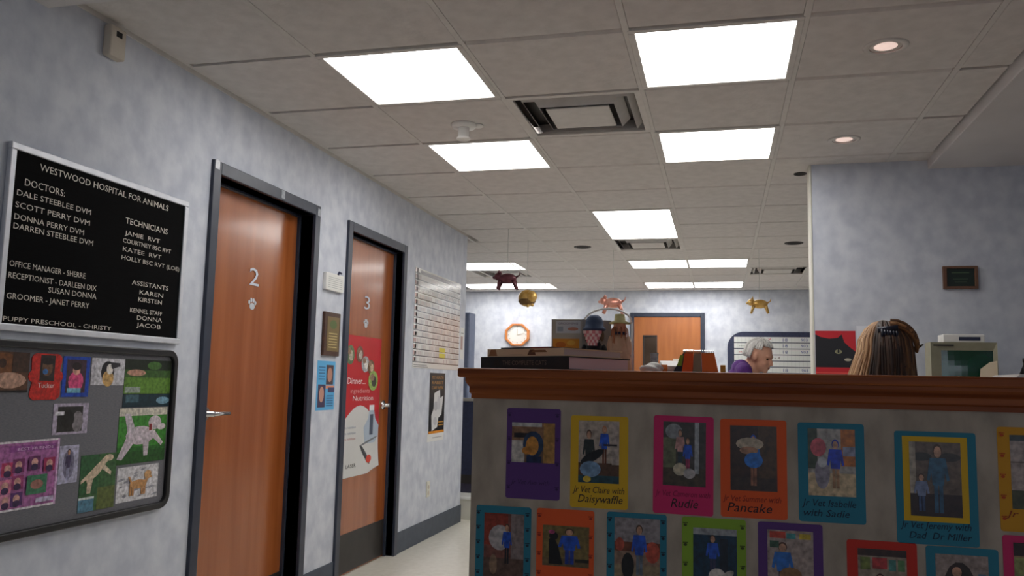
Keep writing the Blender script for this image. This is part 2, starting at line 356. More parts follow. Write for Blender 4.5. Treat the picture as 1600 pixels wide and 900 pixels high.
for k, (x, y) in enumerate(((2.696, 3.163), (2.712, 4.353), (.88, 7.46), (2.72, 7.46), (2.56, 5.02))):
    t = thing('recessed_lamp', clab[k], 'lamp', (x, y, ZC), 'recessed can lamps'); rr = .066 if k < 4 else .03
    MB().lathe([(rr * .86, .006), (rr * .86, -.006), (rr * 1.15, -.008), (rr * 1.2, -.004), (rr * 1.2, .004)], (x, y, ZC - .002), caps=False).build('trim_ring', 'gridbar' if k < 2 else 'kick', t, smooth=True)
    MB().lathe([(rr * .86, -.006), (rr * .84, .01), (rr * .5, .05), (0, .055)], (x, y, ZC - .002), caps=False).build('reflector', 'reflector' if k < 2 else 'dark', t, smooth=True)
    if k >= 2: MB().lathe([(0, 0), (rr * .86, 0), (rr * .86, -.002), (0, -.002)], (x, y, ZC - .0045)).build('dark_opening', 'dark', t)
    if k < 2: MB().ball((x, y, ZC + .008), (rr * .78, rr * .78, .02)).build('bulb', 'bulb', t, smooth=True)
t = thing('ceiling_sensor', 'white round ceiling sensor with short cylinder and side tab', 'sensor', (.89, 3.776, ZC))
MB().lathe([(.0, 0), (.062, 0), (.064, -.008), (.055, -.02), (0, -.022)], (.89, 3.776, ZC - .003)).build('base', 'white', t, smooth=True)
MB().lathe([(.028, 0), (.028, -.05), (.034, -.052), (.034, -.06), (.026, -.064), (0, -.064)], (.89, 3.776, ZC - .02)).build('cylinder', 'white', t, smooth=True)
MB().ball((.955, 3.8, ZC - .008), (.03, .03, .01)).build('tab', 'white', t, smooth=True)

# ------------------------------------------------------------------ doors on the left wall
def left_door(name, D, hinge_right, number, numy, kick, hy):
    y0, y1, z1, xr = D; t = sempty(name, (0, (y0 + y1) / 2, 0)); q = MB(); jf = .055; xo = .016
    q.box(-.15, xo, y0 - jf, y0, 0, z1 + jf).box(-.15, xo, y1, y1 + jf, 0, z1 + jf).box(-.15, xo, y0, y1, z1, z1 + jf)
    st = .014; q.box(xr - .05, xr - .002 + .02, y0, y0 + st, 0, z1).box(xr - .05, xr + .018, y1 - st, y1, 0, z1).box(xr - .05, xr + .018, y0, y1, z1 - st, z1)
    fr = q.build('door_frame', 'slate', t, bevel=.003)
    MB().box(xr - .042, xr, y0 + st - .002, y1 - st + .002, .006, z1 - st + .002).build('door_leaf', 'door', t)
    if kick: MB().box(xr, xr + .002, y0 + st + .004, y1 - st - .004, .012, kick).build('kick_plate', 'kick', t)
    hp = MB(); hz = .985; s = 1 if hinge_right else -1
    hp.lathe([(0, 0), (.03, 0), (.03, .008), (.012, .012), (.012, .05), (0, .052)], (xr, hy, hz), axis='x')
    hp.tube([(xr + .045, hy, hz), (xr + .05, hy + s * .03, hz), (xr + .048, hy + s * .12, hz)], [.011, .010, .008])
    hp.build('lever_handle', 'chrome', t, smooth=True)
    L = on_left(xr)
    textpart('door_number', number, L, numy, 1.588, .085, .085, .001, 'alu', t, .003)
    pw = MB(); py, pz = numy + .04, 1.487
    for u, v, ru, rv in ((0, 0, .022, .016), (-.027, .018, .008, .010), (-.010, .029, .008, .011), (.010, .029, .008, .011), (.027, .018, .008, .010)):
        pw.prism([(py + u + ru * math.cos(a), pz + v + rv * math.sin(a)) for a in [2 * math.pi * k / 14 for k in range(14)]], L, .0, .003)
    pw.build('paw_emblem', 'alu', t)
    return t, fr
d1, fr1 = left_door('door_1', D1, True, '2', 3.525, .17, 3.235)
d2, fr2 = left_door('door_2', D2, False, '3', 4.80, .24, 5.16)
L = on_left(.016)
for u, v in ((3.055, 2.052), (3.61, 2.046), (3.995, 2.035)):
    MB().prism([(u, v - .02), (u + .032, v - .02), (u + .032, v + .02), (u, v + .02)], L, .0002, .0012).build('tape', 'tape', fr1)
# red and white poster on door 2 with curled lower corner
PX = D2[3]; L = on_left(PX)
t = thing('door_poster', 'red and white pet food poster taped to the number 3 door', 'poster', (PX, 4.8, .56))
def curl(u, v, d):
    k = max(0, (u - 4.95) / .18) * max(0, (.85 - v) / .3); return (PX + .002 + d + .03 * k * k, u - .02 * k, v + .05 * k)
pu0, pu1, pv0, pv1 = 4.515, 5.10, .565, 1.415
p = MB(); N = 12
def pv(a, b_): return curl(pu0 + a * (pu1 - pu0), pv0 + b_ * (pv1 - pv0), 0)
for i in range(N):
    for j in range(N):
        a0, a1 = i / N, (i + 1) / N
        wave = lambda a: .40 + .10 * math.sin((a - .12) * 4.2)
        for s0, s1, cc in ((0, 1, (214, 214, 212)), (1, 2, (196, 22, 32))):
            g = lambda a, jj: (wave(a) * jj / N) if s0 == 0 else (wave(a) + (1 - wave(a)) * jj / N)
            p.add([pv(a0, g(a0, j)), pv(a1, g(a1, j)), pv(a1, g(a1, j + 1)), pv(a0, g(a0, j + 1))], [(0, 1, 2, 3)], cc)
p.build('sheet', 'printg', t)
pp = Pic(L, pu0, pv0, pu1, pv1, (196, 22, 32), d=.0, thick=.001)
pp.m = MB(); pp.d = .003
for a, b_, ra, rb, c1, c2 in ((.20, .86, .10, .07, (96, 120, 80), (190, 180, 160)), (.43, .87, .09, .06, (120, 84, 66), (200, 190, 180)), (.58, .80, .10, .06, (170, 170, 176), (230, 226, 220)), (.73, .78, .09, .055, (120, 90, 60), (206, 180, 150)), (.80, .68, .13, .075, (150, 180, 90), (60, 64, 50))):
    pp.m = MB(); pp.ell(a, b_, ra, rb, c1); pp.ell(a + .02, b_ - .005, ra * .5, rb * .55, c2); pp.ell(a - .03, b_ + .025, ra * .45, rb * .35, (150, 120, 96)); pp.build('pet_picture', 'photo', t)
pp.m = MB(); pp.d = .003
pp.text('Dinner...', .16, .655, .44, .045, (240, 230, 230)); pp.text('ingredients', .24, .59, .48, .034, (226, 160, 160)); pp.text('Nutrition', .30, .535, .52, .036, (240, 230, 230)); pp.text('LASER', .20, .065, .24, .026, (50, 50, 56))
for k in range(3): pp.text('more nutrition', .06, .34 - .04 * k, .34, .018, (150, 160, 180) if k < 2 else (200, 130, 130))
pp.build('lettering', 'printg', t)
pp.m = MB(); pp.d = .003
pp.poly([(.64, .22), (.96, .22), (1.0, .34), (.90, .40), (.86, .47), (.74, .47), (.71, .40), (.60, .34)], (178, 192, 208)); pp.rect(.735, .46, .865, .50, (236, 238, 240)); pp.rect(.755, .28, .845, .43, (70, 80, 100))
pp.ell(.66, .14, .15, .022, (60, 60, 66), rot=-.5); pp.ell(.76, .105, .07, .03, (216, 70, 50)); pp.ell(.74, .235, .24, .008, (120, 124, 130), rot=.12)
pp.build('bottle_picture', 'printg', t)

# ------------------------------------------------------------------ letter board
L = on_left(0)
t = thing('letter_board', 'black felt letter board with white letters in a silver frame', 'letter board', (0, 2.46, 1.275))
y0, y1, z0, z1 = 2.02, 2.895, 1.272, 1.848
q = MB(); fw = .022
for u0, u1, v0, v1 in ((y0, y1, z0, z0 + fw), (y0, y1, z1 - fw, z1), (y0, y0 + fw, z0 + fw, z1 - fw), (y1 - fw, y1, z0 + fw, z1 - fw)): q.box(.001, .017, u0, u1, v0, v1)
q.build('frame', 'alu', t, bevel=.003)
MB().box(.001, .012, y0 + fw, y1 - fw, z0 + fw, z1 - fw).build('felt_panel', 'felt', t)
for s, u0, u1, v, hh in (('WESTWOOD HOSPITAL FOR ANIMALS', 2.135, 2.77, 1.785, .022), ('DOCTORS:', 2.082, 2.245, 1.724, .022), ('DALE STEEBLEE DVM', 2.056, 2.367, 1.688, .018), ('SCOTT PERRY DVM', 2.054, 2.365, 1.650, .018), ('DONNA PERRY DVM', 2.054, 2.342, 1.613, .018), ('DARREN STEEBLEE DVM', 2.054, 2.388, 1.584, .018),
        ('OFFICE MANAGER - SHERRE', 2.052, 2.365, 1.468, .018), ('RECEPTIONIST - DARLEEN DIX', 2.052, 2.42, 1.432, .018), ('SUSAN DONNA', 2.21, 2.423, 1.404, .018), ('GROOMER - JANET PERRY', 2.052, 2.393, 1.369, .018), ('PUPPY PRESCHOOL - CHRISTY', 2.047, 2.506, 1.301, .014),
        ('TECHNICIANS', 2.538, 2.775, 1.693, .022), ('JAMIE  RVT', 2.539, 2.734, 1.651, .016), ('COURTNEY BSC RVT', 2.532, 2.803, 1.622, .016), ('KATEE  RVT', 2.535, 2.748, 1.591, .016), ('HOLLY BSC RVT (LOE)', 2.532, 2.862, 1.560, .016),
        ('ASSISTANTS', 2.595, 2.803, 1.476, .017), ('KAREN', 2.64, 2.775, 1.445, .016), ('KIRSTEN', 2.636, 2.77, 1.418, .016), ('KENNEL STAFF', 2.596, 2.775, 1.375, .016), ('DONNA', 2.636, 2.778, 1.350, .016), ('JACOB', 2.636, 2.773, 1.324, .016)):
    textpart('letter_line', s, L, u0, v, u1 - u0, hh, .012, 'letter', t, .0025)

# ------------------------------------------------------------------ cork / fabric pin board and its pictures
t = thing('pin_board', 'grey fabric pin board with rounded black frame covered in pet photos', 'bulletin board', (0, 2.3, .65))
def rrect(u0, v0, u1, v1, r, n=6):
    P = []
    for cu, cv, a0 in ((u1 - r, v0 + r, -90), (u1 - r, v1 - r, 0), (u0 + r, v1 - r, 90), (u0 + r, v0 + r, 180)):
        for k in range(n + 1): a = math.radians(a0 + 90 * k / n); P.append((cu + r * math.cos(a), cv + r * math.sin(a)))
    return P
def ringframe(o, i, to3, d0, d1):
    q = MB(); n = len(o)
    v = [to3(*p, d0) for p in o] + [to3(*p, d1) for p in o] + [to3(*p, d1) for p in i] + [to3(*p, d0) for p in i]
    f = []
    for k in range(n):
        j = (k + 1) % n
        f += [(k, j, n + j, n + k), (n + k, n + j, 2 * n + j, 2 * n + k), (2 * n + k, 2 * n + j, 3 * n + j, 3 * n + k)]
    return q.add(v, f)
cb = (1.66, .642, 2.885, 1.246)
ringframe(rrect(*cb, .05), rrect(cb[0] + .024, cb[1] + .024, cb[2] - .024, cb[3] - .024, .03), L, .001, .024).build('frame', 'rubber', t, bevel=.004)
MB().prism(rrect(cb[0] + .02, cb[1] + .02, cb[2] - .02, cb[3] - .02, .03), L, .001, .010).build('fabric_panel', 'fabric', t)
def pinned(name, label, u0, u1, v0, v1, base, d=.0105): return Pic(L, u0, v0, u1, v1, base, d=d, thick=.0008), name, label
PG = 'photos pinned to the grey board'
def fin(p, label, cat='photo', g=PG, name='pinned_photo', m='photo'): return tag(p.build(name, m), label, cat, g)
p = Pic(L, 2.02, 1.086, 2.163, 1.209, (92, 62, 44), d=.0105, thick=.0008)
p.ell(.35, .62, .4, .36, (120, 74, 40)).ell(.5, .3, .45, .2, (190, 150, 130)).ell(.3, .72, .1, .12, (60, 36, 24)).rect(0, 0, 1, .06, (30, 26, 26)).rect(.55, .5, 1, 1, (70, 48, 36))
fin(p, 'brown fluffy dog photo at the left edge of the pin board')
p = Pic(L, 2.165, 1.061, 2.302, 1.207, (196, 44, 36), d=.0105, thick=.0008)
p.m = MB(); bone = []
for cu, cv, a0 in ((.78, .14, -110), (.84, .52, -60), (.78, .88, -20), (.22, .88, 70), (.16, .52, 120), (.22, .14, 160)):
    for k in range(5): a = math.radians(a0 + 130 * k / 4); bone.append((cu + .18 * math.cos(a), cv + .14 * math.sin(a)))
p.m.prism([p.P(*x) for x in bone], L, .0105, .0125, (196, 44, 36)); p.d = .0125
p.rect(.3, .42, .74, .98, (50, 40, 38)).ell(.52, .72, .16, .2, (110, 80, 60)).ell(.46, .62, .08, .06, (60, 110, 170)).ell(.52, .85, .2, .08, (40, 30, 30)).text('Tucker', .27, .27, .5, .11, (240, 225, 220))
fin(p, 'red bone shaped cutout with a dog photo and white name')
p = Pic(L, 2.302, 1.07, 2.423, 1.204, (30, 70, 170), d=.0105, thick=.0008)
p.rect(.14, .1, .86, .92, (70, 50, 60)).ell(.5, .38, .28, .26, (216, 80, 130)).ell(.5, .66, .14, .12, (214, 160, 140)).ell(.5, .76, .17, .1, (40, 28, 28)).rect(.2, .1, .7, .22, (120, 180, 200))
fin(p, 'blue bordered photo of a person in pink')
p = Pic(L, 2.430, 1.109, 2.595, 1.203, (200, 198, 204), d=.0105, thick=.0008)
p.ell(.48, .5, .2, .4, (40, 38, 44)).ell(.5, .25, .17, .3, (200, 160, 100)).ell(.54, .6, .1, .2, (226, 220, 214)).poly([(.6, .6), (.86, .72), (.84, .84), (.55, .86)], (50, 48, 54)).rect(0, 0, .1, 1, (180, 178, 186))
fin(p, 'white photo of a black and tan dog portrait')
p = Pic(L, 2.597, 1.03, 2.857, 1.204, (30, 40, 26), d=.0105, thick=.0008)
p.rect(0, .28, 1, .62, (96, 136, 52)).rect(0, .62, 1, .78, (58, 92, 40)).rect(0, 0, 1, .26, (24, 50, 60)).ell(.24, .72, .2, .07, (186, 140, 120)).ell(.62, .88, .16, .09, (70, 110, 50)).rect(.02, .3, .34, .42, (150, 160, 150)).rect(.05, .1, .32, .26, (70, 100, 112)).ell(.85, .13, .15, .08, (120, 160, 180))
fin(p, 'green landscape photo with pond in the top corner')
p = Pic(L, 2.277, .948, 2.431, 1.049, (176, 166, 186), d=.0105, thick=.0008)
p.rect(.12, .08, .84, .9, (44, 42, 40)).ell(.7, .4, .16, .35, (130, 124, 128)).ell(.4, .5, .2, .3, (34, 32, 30)).rect(.05, .62, .3, .74, (210, 208, 214))
fin(p, 'dark photo in a lilac border pinned near the middle')
MB().prism([(2.30 + .055 * math.cos(a) + .05, .943 + .009 * math.sin(a)) for a in [2 * math.pi * k / 14 for k in range(14)]], L, .0128, .0138)
p = Pic(L, 2.585, .825, 2.851, 1.026, (46, 104, 40), d=.0105, thick=.0008)
p.rect(0, .86, 1, 1, (206, 200, 186)).rect(0, .3, 1, .86, (62, 132, 48)).rect(0, 0, 1, .22, (36, 84, 30)).ell(.45, .5, .3, .17, (204, 192, 200)).ell(.74, .72, .14, .13, (206, 194, 200)).ell(.88, .64, .1, .06, (212, 202, 206))
p.poly([(.2, .5), (.1, .9), (.22, .9), (.34, .6)], (200, 190, 198)).poly([(.18, .5), (.0, .1), (.1, .08), (.36, .42)], (196, 184, 192)).poly([(.5, .42), (.54, .12), (.62, .12), (.64, .45)], (196, 184, 192)).poly([(.64, .5), (.9, .28), (.94, .34), (.74, .58)], (206, 194, 200)).rect(.62, .58, .68, .7, (150, 60, 60))
fin(p, 'photo of a pale dog running on green grass')
p = Pic(L, 2.03, .728, 2.315, .938, (170, 104, 160), d=.0105, thick=.0008)
p.rect(0, .97, 1, 1, (220, 214, 220)).rect(0, 0, 1, .03, (226, 220, 226)).rect(.97, 0, 1, 1, (206, 170, 206)).rect(.3, .84, .95, .93, (150, 80, 150))
for a, b_, c in ((.22, .5, (180, 60, 100)), (.36, .54, (120, 50, 100)), (.36, .3, (150, 60, 110)), (.2, .26, (206, 120, 150)), (.22, .05, (210, 140, 170)), (.36, .06, (90, 50, 110)), (.57, .56, (110, 50, 100)), (.78, .52, (150, 40, 84))): p.rect(a, b_, a + .16, b_ + .2, c); p.ell(a + .08, b_ + .11, .045, .06, (210, 160, 150)); p.ell(a + .08, b_ + .04, .05, .05, (60, 40, 80))
p.rect(.56, .2, .84, .48, (60, 120, 90)).ell(.7, .34, .09, .07, (160, 110, 100)).text('BEST FRIENDS', .4, .86, .5, .04, (226, 190, 226)).rect(.7, .07, .95, .14, (190, 180, 206))
fin(p, 'large pink and purple collage of small pet photos', name='pinned_collage')
p = Pic(L, 2.318, .788, 2.402, .911, (176, 174, 198), d=.0105, thick=.0008); p.ell(.5, .5, .3, .4, (120, 116, 140)).person(.48, .08, .82, (70, 60, 90), hair=(40, 30, 40), legs=(150, 150, 180))
fin(p, 'narrow lilac photo of a standing figure beside the collage')
p = Pic(L, 2.416, .682, 2.588, .872, (58, 98, 56), d=.0105, thick=.0008)
p.rect(0, .3, .5, 1, (46, 92, 54)).rect(.5, 0, 1, .4, (92, 104, 50)).rect(0, 0, .42, .24, (80, 126, 150)).rect(0, .22, .42, .26, (200, 210, 210)).poly([(.2, .5), (.5, .66), (.78, .9), (.7, .98), (.42, .8), (.14, .62)], (206, 186, 160)).ell(.45, .72, .26, .09, (208, 188, 162), rot=.6).ell(.78, .92, .12, .06, (210, 190, 164)).poly([(.16, .56), (.02, .5), (.03, .56), (.16, .64)], (200, 180, 156)).poly([(.2, .55), (.2, .32), (.3, .32), (.36, .6)], (200, 180, 156)).poly([(.6, .72), (.84, .6), (.86, .66), (.66, .8)], (212, 196, 172))
fin(p, 'photo of a tan dog leaping over green lawn')
p = Pic(L, 2.597, .69, 2.822, .814, (210, 208, 212), d=.0105, thick=.0008)
for k in range(16): p.ell(rnd.uniform(.06, .94), rnd.uniform(.06, .94), rnd.uniform(.04, .09), rnd.uniform(.02, .05), (150, 150, 160), rot=.3)
p.dog(.5, .15, .5, .6, (196, 146, 96), (180, 130, 84)).ell(.72, .72, .09, .12, (206, 160, 110))
fin(p, 'photo of an orange tan dog in white snow')

# ------------------------------------------------------------------ things on the left wall
L = on_left(0)
t = thing('alarm_sounder', 'small beige wall box with dark window up by the ceiling', 'sensor', (0, 2.41, 2.26))
MB().box(.0, .034, 2.372, 2.45, 2.262, 2.375).build('case', 'beige', t, bevel=.006)
MB().box(.034, .036, 2.398, 2.426, 2.338, 2.358).build('window', 'dark', t)
t = thing('wall_notice', 'small white notice holder on wall between the two doors', 'notice', (0, 4.225, 1.63))
MB().box(.0, .022, 4.118, 4.335, 1.634, 1.73).build('holder', 'white', t, bevel=.004)
p = Pic(L, 4.125, 1.640, 4.328, 1.724, (226, 226, 222), d=.022, thick=.0005)
for k in range(6): p.rect(.08, .12 + .13 * k, .92, .15 + .13 * k, (170, 172, 172))
p.build('printed_sheet', 'printm', t)
MB().tube([(.02, 4.26, 1.73), (.022, 4.27, 1.745), (.02, 4.30, 1.742)], .006).build('pin', 'navy', t, smooth=True)
t = thing('wall_plaque', 'dark wooden award plaque with gold plate between the doors', 'plaque', (0, 4.23, 1.275))
MB().box(0, .016, 4.133, 4.328, 1.275, 1.515).build('board', mat('walnut', (62, 36, 24), .4, noise=8, rgb2=(82, 50, 34), stretch=(1, 1, 5)), t, bevel=.004)
p = Pic(L, 4.165, 1.30, 4.310, 1.49, (120, 100, 58), d=.016, thick=.001)
p.ell(.5, .78, .3, .13, (86, 104, 52))
for k in range(6): p.rect(.15, .10 + .08 * k, .85, .13 + .08 * k, (196, 176, 120))
p.build('gold_plate', 'printg', t)
p = Pic(L, 4.102, .978, 4.318, 1.246, (92, 176, 226), d=.0003, thick=.0008)
p.rect(.5, .52, .9, .92, (80, 60, 66)).ell(.7, .72, .14, .15, (190, 140, 120)).rect(.5, .44, .96, .50, (230, 150, 110)).rect(.08, .06, .48, .52, (70, 60, 90)).ell(.28, .32, .13, .16, (200, 150, 130)).rect(.62, .36, .98, .46, (70, 70, 110))
for k in range(5): p.rect(.08, .62 + .06 * k, .42, .64 + .06 * k, (60, 110, 160)); p.rect(.55, .08 + .05 * k, .92, .10 + .05 * k, (60, 110, 160))
tag(p.build('flyer', 'printg'), 'bright blue flyer with two small pictures beside the red poster door', 'flyer')
# wall calendar
t = thing('wall_calendar', 'large laminated year planner with ruled rows on the left wall', 'calendar', (0, 6.05, 1.24))
cu0, cu1, cv0, cv1 = 5.52, 6.58, 1.24, 1.955
p = Pic(L, cu0, cv0, cu1, cv1, (226, 226, 222), d=.001, thick=.0015); p.step = 0; p.d += .0003
for k in range(15):
    v = .055 + k * .0635
    for j in range(30):
        if rnd.random() < .75: p.rect(.03 + j * .0315, v + .012, .03 + j * .0315 + .026, v + .05, rnd.choice([(208, 206, 202), (198, 198, 198), (214, 206, 202), (204, 196, 194)]))
    p.rect(.0, v + .012, .055, v + .05, (190, 160, 154))
    p.rect(0, v, 1, v + .009, (46, 40, 40))
p.d += .0003
for b_ in (.125, .185): p.rect(.53, b_, .66, b_ + .045, (222, 214, 90))
p.rect(.02, .01, .3, .016, (110, 110, 110)); p.rect(.02, .028, .28, .034, (110, 110, 110)); p.rect(.1, .945, .9, .985, (150, 150, 156))
p.build('sheet', 'printl', t)
sb = MB()
for i in range(24):      # crinkled clear film at the top of the planner
    for j in range(5):
        pt = lambda a, c: L(cu0 + (cu1 - cu0) * a / 24, cv1 - .16 + .16 * c / 5, .006 + .002 * math.sin(a * 2.1 + c * 1.7) + .0015 * math.sin(a * 5.3 - c * 2.9) )
        sb.add([pt(i, j), pt(i + 1, j), pt(i + 1, j + 1), pt(i, j + 1)], [(0, 1, 2, 3)])
film = bpy.data.materials.new('clear_film'); film.use_nodes = True; nt = film.node_tree; nt.nodes.clear()
o_ = nt.nodes.new('ShaderNodeOutputMaterial'); mx = nt.nodes.new('ShaderNodeMixShader'); tr = nt.nodes.new('ShaderNodeBsdfTransparent'); gl = nt.nodes.new('ShaderNodeBsdfGlossy'); nzf = nt.nodes.new('ShaderNodeTexNoise'); nzf.inputs['Scale'].default_value = 40
bpf = nt.nodes.new('ShaderNodeBump'); bpf.inputs['Strength'].default_value = .6; bpf.inputs['Distance'].default_value = .01
nt.links.new(nzf.outputs[0], bpf.inputs['Height']); nt.links.new(bpf.outputs[0], gl.inputs['Normal']); gl.inputs['Roughness'].default_value = .15
mx.inputs[0].default_value = .3; nt.links.new(tr.outputs[0], mx.inputs[1]); nt.links.new(gl.outputs[0], mx.inputs[2]); nt.links.new(mx.outputs[0], o_.inputs[0])
sb.build('clear_film', film, t, smooth=True)
# black and gold poster
p = Pic(L, 5.90, .758, 6.255, 1.211, (24, 22, 22), d=.0003, thick=.0008)
for k, s in enumerate(('PET HEALTH', 'RABBIT', 'CARE WEEK')): p.text(s, .14, .90 - .085 * k, .74, .05, (190, 140, 50))
p.poly([(.2, .04), (.55, .1), (.6, .25), (.8, .3), (.9, .62), (.7, .58), (.66, .72), (.5, .7), (.3, .66), (.28, .4), (.15, .3)], (222, 222, 222)).ell(.42, .45, .14, .08, (190, 190, 194)).ell(.6, .5, .1, .12, (204, 204, 208)).ell(.4, .2, .12, .07, (200, 200, 204))
p.rect(.62, .12, .95, .14, (190, 140, 50)); p.rect(.6, .17, .95, .19, (190, 140, 50)); p.rect(0, 0, 1, .04, (230, 150, 40))
tq = thing('wall_poster', 'narrow black poster with gold lettering and white shape under planner', 'poster', (0, 6.07, .70))
p.build('sheet', 'printg', tq)
p = Pic(L, 5.88, .70, 6.25, .757, (224, 224, 222), d=.0003, thick=.0008); p.rect(.3, .4, .9, .52, (170, 170, 172)); p.build('footer_strip', 'printm', tq)
p = Pic(L, 6.615, 1.335, 6.715, 1.60, (222, 222, 220), d=.0003, thick=.0008); p.rect(.1, .3, .7, .72, (176, 150, 144)).rect(.15, .8, .9, .84, (170, 170, 170)); 
tag(p.build('paper_notice', 'printm'), 'small paper notice at the end of the wall past planner', 'notice')
t = thing('wall_outlet', 'beige electrical outlet low on left wall below black poster', 'outlet', (0, 5.93, .31))
MB().box(0, .006, 5.895, 5.965, .30, .415).build('cover_plate', 'cream', t, bevel=.003)
for z in (.33, .372): MB().lathe([(0, 0), (.014, 0), (.014, .003), (0, .003)], (.006, 5.93, z), axis='x', n=14).build('socket', 'beige', t)

# ------------------------------------------------------------------ reception counter
YF = 2.08; CT = 1.184
cx0, cx1 = 1.483, XR - .02
t = thing('reception_counter', 'taupe papered reception counter with dark oak ledge', 'counter', ((cx0 + cx1) / 2, YF + .2, 0))
MB().box(cx0, cx1, YF, YF + .14, 0, 1.112).build('front_wall', 'counter_paper', t)
MB().box(cx0 - .035, cx1, YF - .035, YF + .52, 1.160, CT).build('ledge_top', 'oak', t, bevel=.005)
prof = [(0, 1.107), (-.007, 1.107), (-.007, 1.118), (-.013, 1.122), (-.013, 1.136), (-.022, 1.145), (-.026, 1.152), (-.026, 1.160), (0, 1.160)]
q = MB(); n = len(prof)
v = []
for d, z in prof: v.append((cx0 + d * .6, YF + d, z))
for d, z in prof: v.append((cx1, YF + d, z))
for d, z in prof: v.append((cx0 + d * .6, YF + .14, z))
f = [(i, i + 1, n + i + 1, n + i) for i in range(n - 1)] + [(2 * n + i, 2 * n + i + 1, i + 1, i) for i in range(n - 1)]
q.add(v, f); q.build('moulding', 'oak', t)
for bx_ in (cx0 + .3, 3.4): MB().box(bx_, bx_ + .03, YF + .14, YF + .48, .95, 1.160).build('bracket', 'oak', t)
# photo cards on the counter front
C = on_front(YF)
OR, TE, PU, YE, PK, LI, RE = (236, 92, 34), (38, 124, 146), (92, 52, 122), (226, 178, 30), (214, 40, 104), (140, 176, 48), (206, 44, 26)
BL = (36, 84, 190); INK = (40, 28, 34)
CG = 'photo cards on the counter front'
def card(label, u0, v0, u1, v1, colr, ph, bg, draw, lines=(), tilt=0.0, ink=INK, paws=0, inner=None):
    cu, cv = (u0 + u1) / 2, (v0 + v1) / 2
    ct, st = math.cos(tilt), math.sin(tilt)
    T = lambda u, v, d: C(cu + (u - cu) * ct - (v - cv) * st, cv + (u - cu) * st + (v - cv) * ct, d)
    t = thing('photo_card', label, 'card', T(cu, v0, 0), CG)
    p = Pic(T, u0, v0, u1, v1, colr, d=.0002, thick=.0008); p.m = MB()
    p.m.prism(rrect(u0, v0, u1, v1, .006, 3), T, .0002, .001, colr); p.build('backing', 'printm', t)
    if inner:
        MB().prism([(inner[0], inner[1]), (inner[2], inner[1]), (inner[2], inner[3]), (inner[0], inner[3])], T, .001, .0018, inner[4]).build('inner_border', 'printm', t)
    p = Pic(T, *ph, bg, d=.001 if not inner else .0018, thick=.0006); draw(p); p.build('photo', 'photo', t)
    p = Pic(T, u0, v0, u1, v1, colr, d=.0012, thick=0); p.m = MB(); p.d = .0016
    for s, a, b_, wd, hh, *cc in lines: p.text(s, a, b_, wd, hh, cc[0] if cc else ink, slant=.25)
    for k in range(paws):
        for side in (.055, .945):
            a, b_ = side, .12 + .8 * k / max(1, paws - 1)
            p.ell(a, b_, .028, .014, ink, n=8)
            for da in (-.03, -.01, .01, .03): p.ell(a + da, b_ + .022, .009, .007, ink, n=6)
    if p.m.v: p.build('handwriting', 'printm', t)
    return t
def d1_(p): p.rect(0, 0, .3, .55, (200, 190, 180)).rect(0, .55, .75, 1, (150, 110, 80)).rect(.74, 0, 1, 1, (176, 130, 70)).rect(.05, .62, .5, .74, (40, 34, 36)).ell(.5, .45, .24, .34, (40, 60, 90)).ell(.48, .42, .15, .24, (206, 140, 60)).ell(.36, .3, .12, .1, (200, 130, 50)).rect(.35, 0, .7, .16, (30, 44, 80)).rect(0, .9, .7, 1, (190, 186, 180))
def d2_(p): p.rect(0, 0, 1, .32, (92, 62, 44)).rect(0, 0, 1, .12, (40, 74, 84)).rect(.82, .3, 1, 1, (186, 168, 156)).person(.26, .1, .75, (44, 50, 48), legs=(120, 150, 180)).person(.64, .3, .62, BL, hair=(200, 130, 80), legs=(110, 60, 40)).ell(.34, .42, .3, .08, (30, 30, 32), rot=.35).ell(.3, .22, .26, .13, (130, 160, 190)).rect(.62, .60, .95, .63, (60, 50, 50)).ell(.22, .06, .1, .05, (226, 190, 60))
def d3_(p): p.rect(0, 0, 1, .28, (74, 60, 44)).rect(0, .28, .3, .75, (110, 110, 80)).rect(.74, .2, .84, 1, (170, 170, 170)).ell(.25, .85, .2, .12, (150, 150, 150)).person(.4, .3, .58, (206, 150, 140), legs=(40, 60, 70)).person(.58, .2, .56, BL, legs=(180, 60, 100)).ell(.4, .26, .16, .1, (206, 190, 160)).ell(.62, .2, .14, .08, (190, 180, 176))
def d4_(p): p.rect(.6, 0, 1, 1, (84, 58, 36)).rect(0, 0, 1, .2, (60, 42, 34)).person(.5, .08, .78, (44, 120, 206), hair=BL, legs=(150, 96, 70)).ell(.42, .72, .3, .1, (196, 176, 150)).ell(.4, .62, .2, .06, (180, 130, 100)).ell(.5, .47, .2, .12, (44, 120, 206))
def d5_(p): p.rect(0, 0, 1, .34, (206, 180, 140)).rect(.7, .45, 1, 1, (190, 110, 40)).rect(.74, .6, 1, .74, (150, 150, 170)).rect(0, .4, .2, 1, (60, 70, 50)).ell(.22, .72, .17, .14, (206, 90, 100)).ell(.3, .34, .16, .24, (150, 140, 150)).person(.58, .12, .72, (28, 60, 190), hair=(24, 50, 170), legs=(176, 130, 90), k=.75).ell(.3, .5, .1, .08, (190, 186, 186))
def d6_(p): p.rect(0, 0, 1, .3, (52, 32, 30)).ell(.22, .8, .22, .06, (50, 46, 42)).ell(.78, .8, .22, .06, (60, 50, 46)).rect(0, .3, .12, 1, (176, 160, 140)).person(.55, .05, .92, (56, 100, 128), legs=(52, 92, 120), k=.7).person(.22, .07, .5, (120, 130, 160), legs=(60, 80, 120), k=.9)
def d7_(p): p.rect(0, .25, 1, .9, (170, 150, 140)).rect(0, 0, 1, .25, (70, 70, 40)).rect(0, .62, 1, .64, (120, 100, 90)).rect(0, .92, 1, 1, (50, 60, 60))
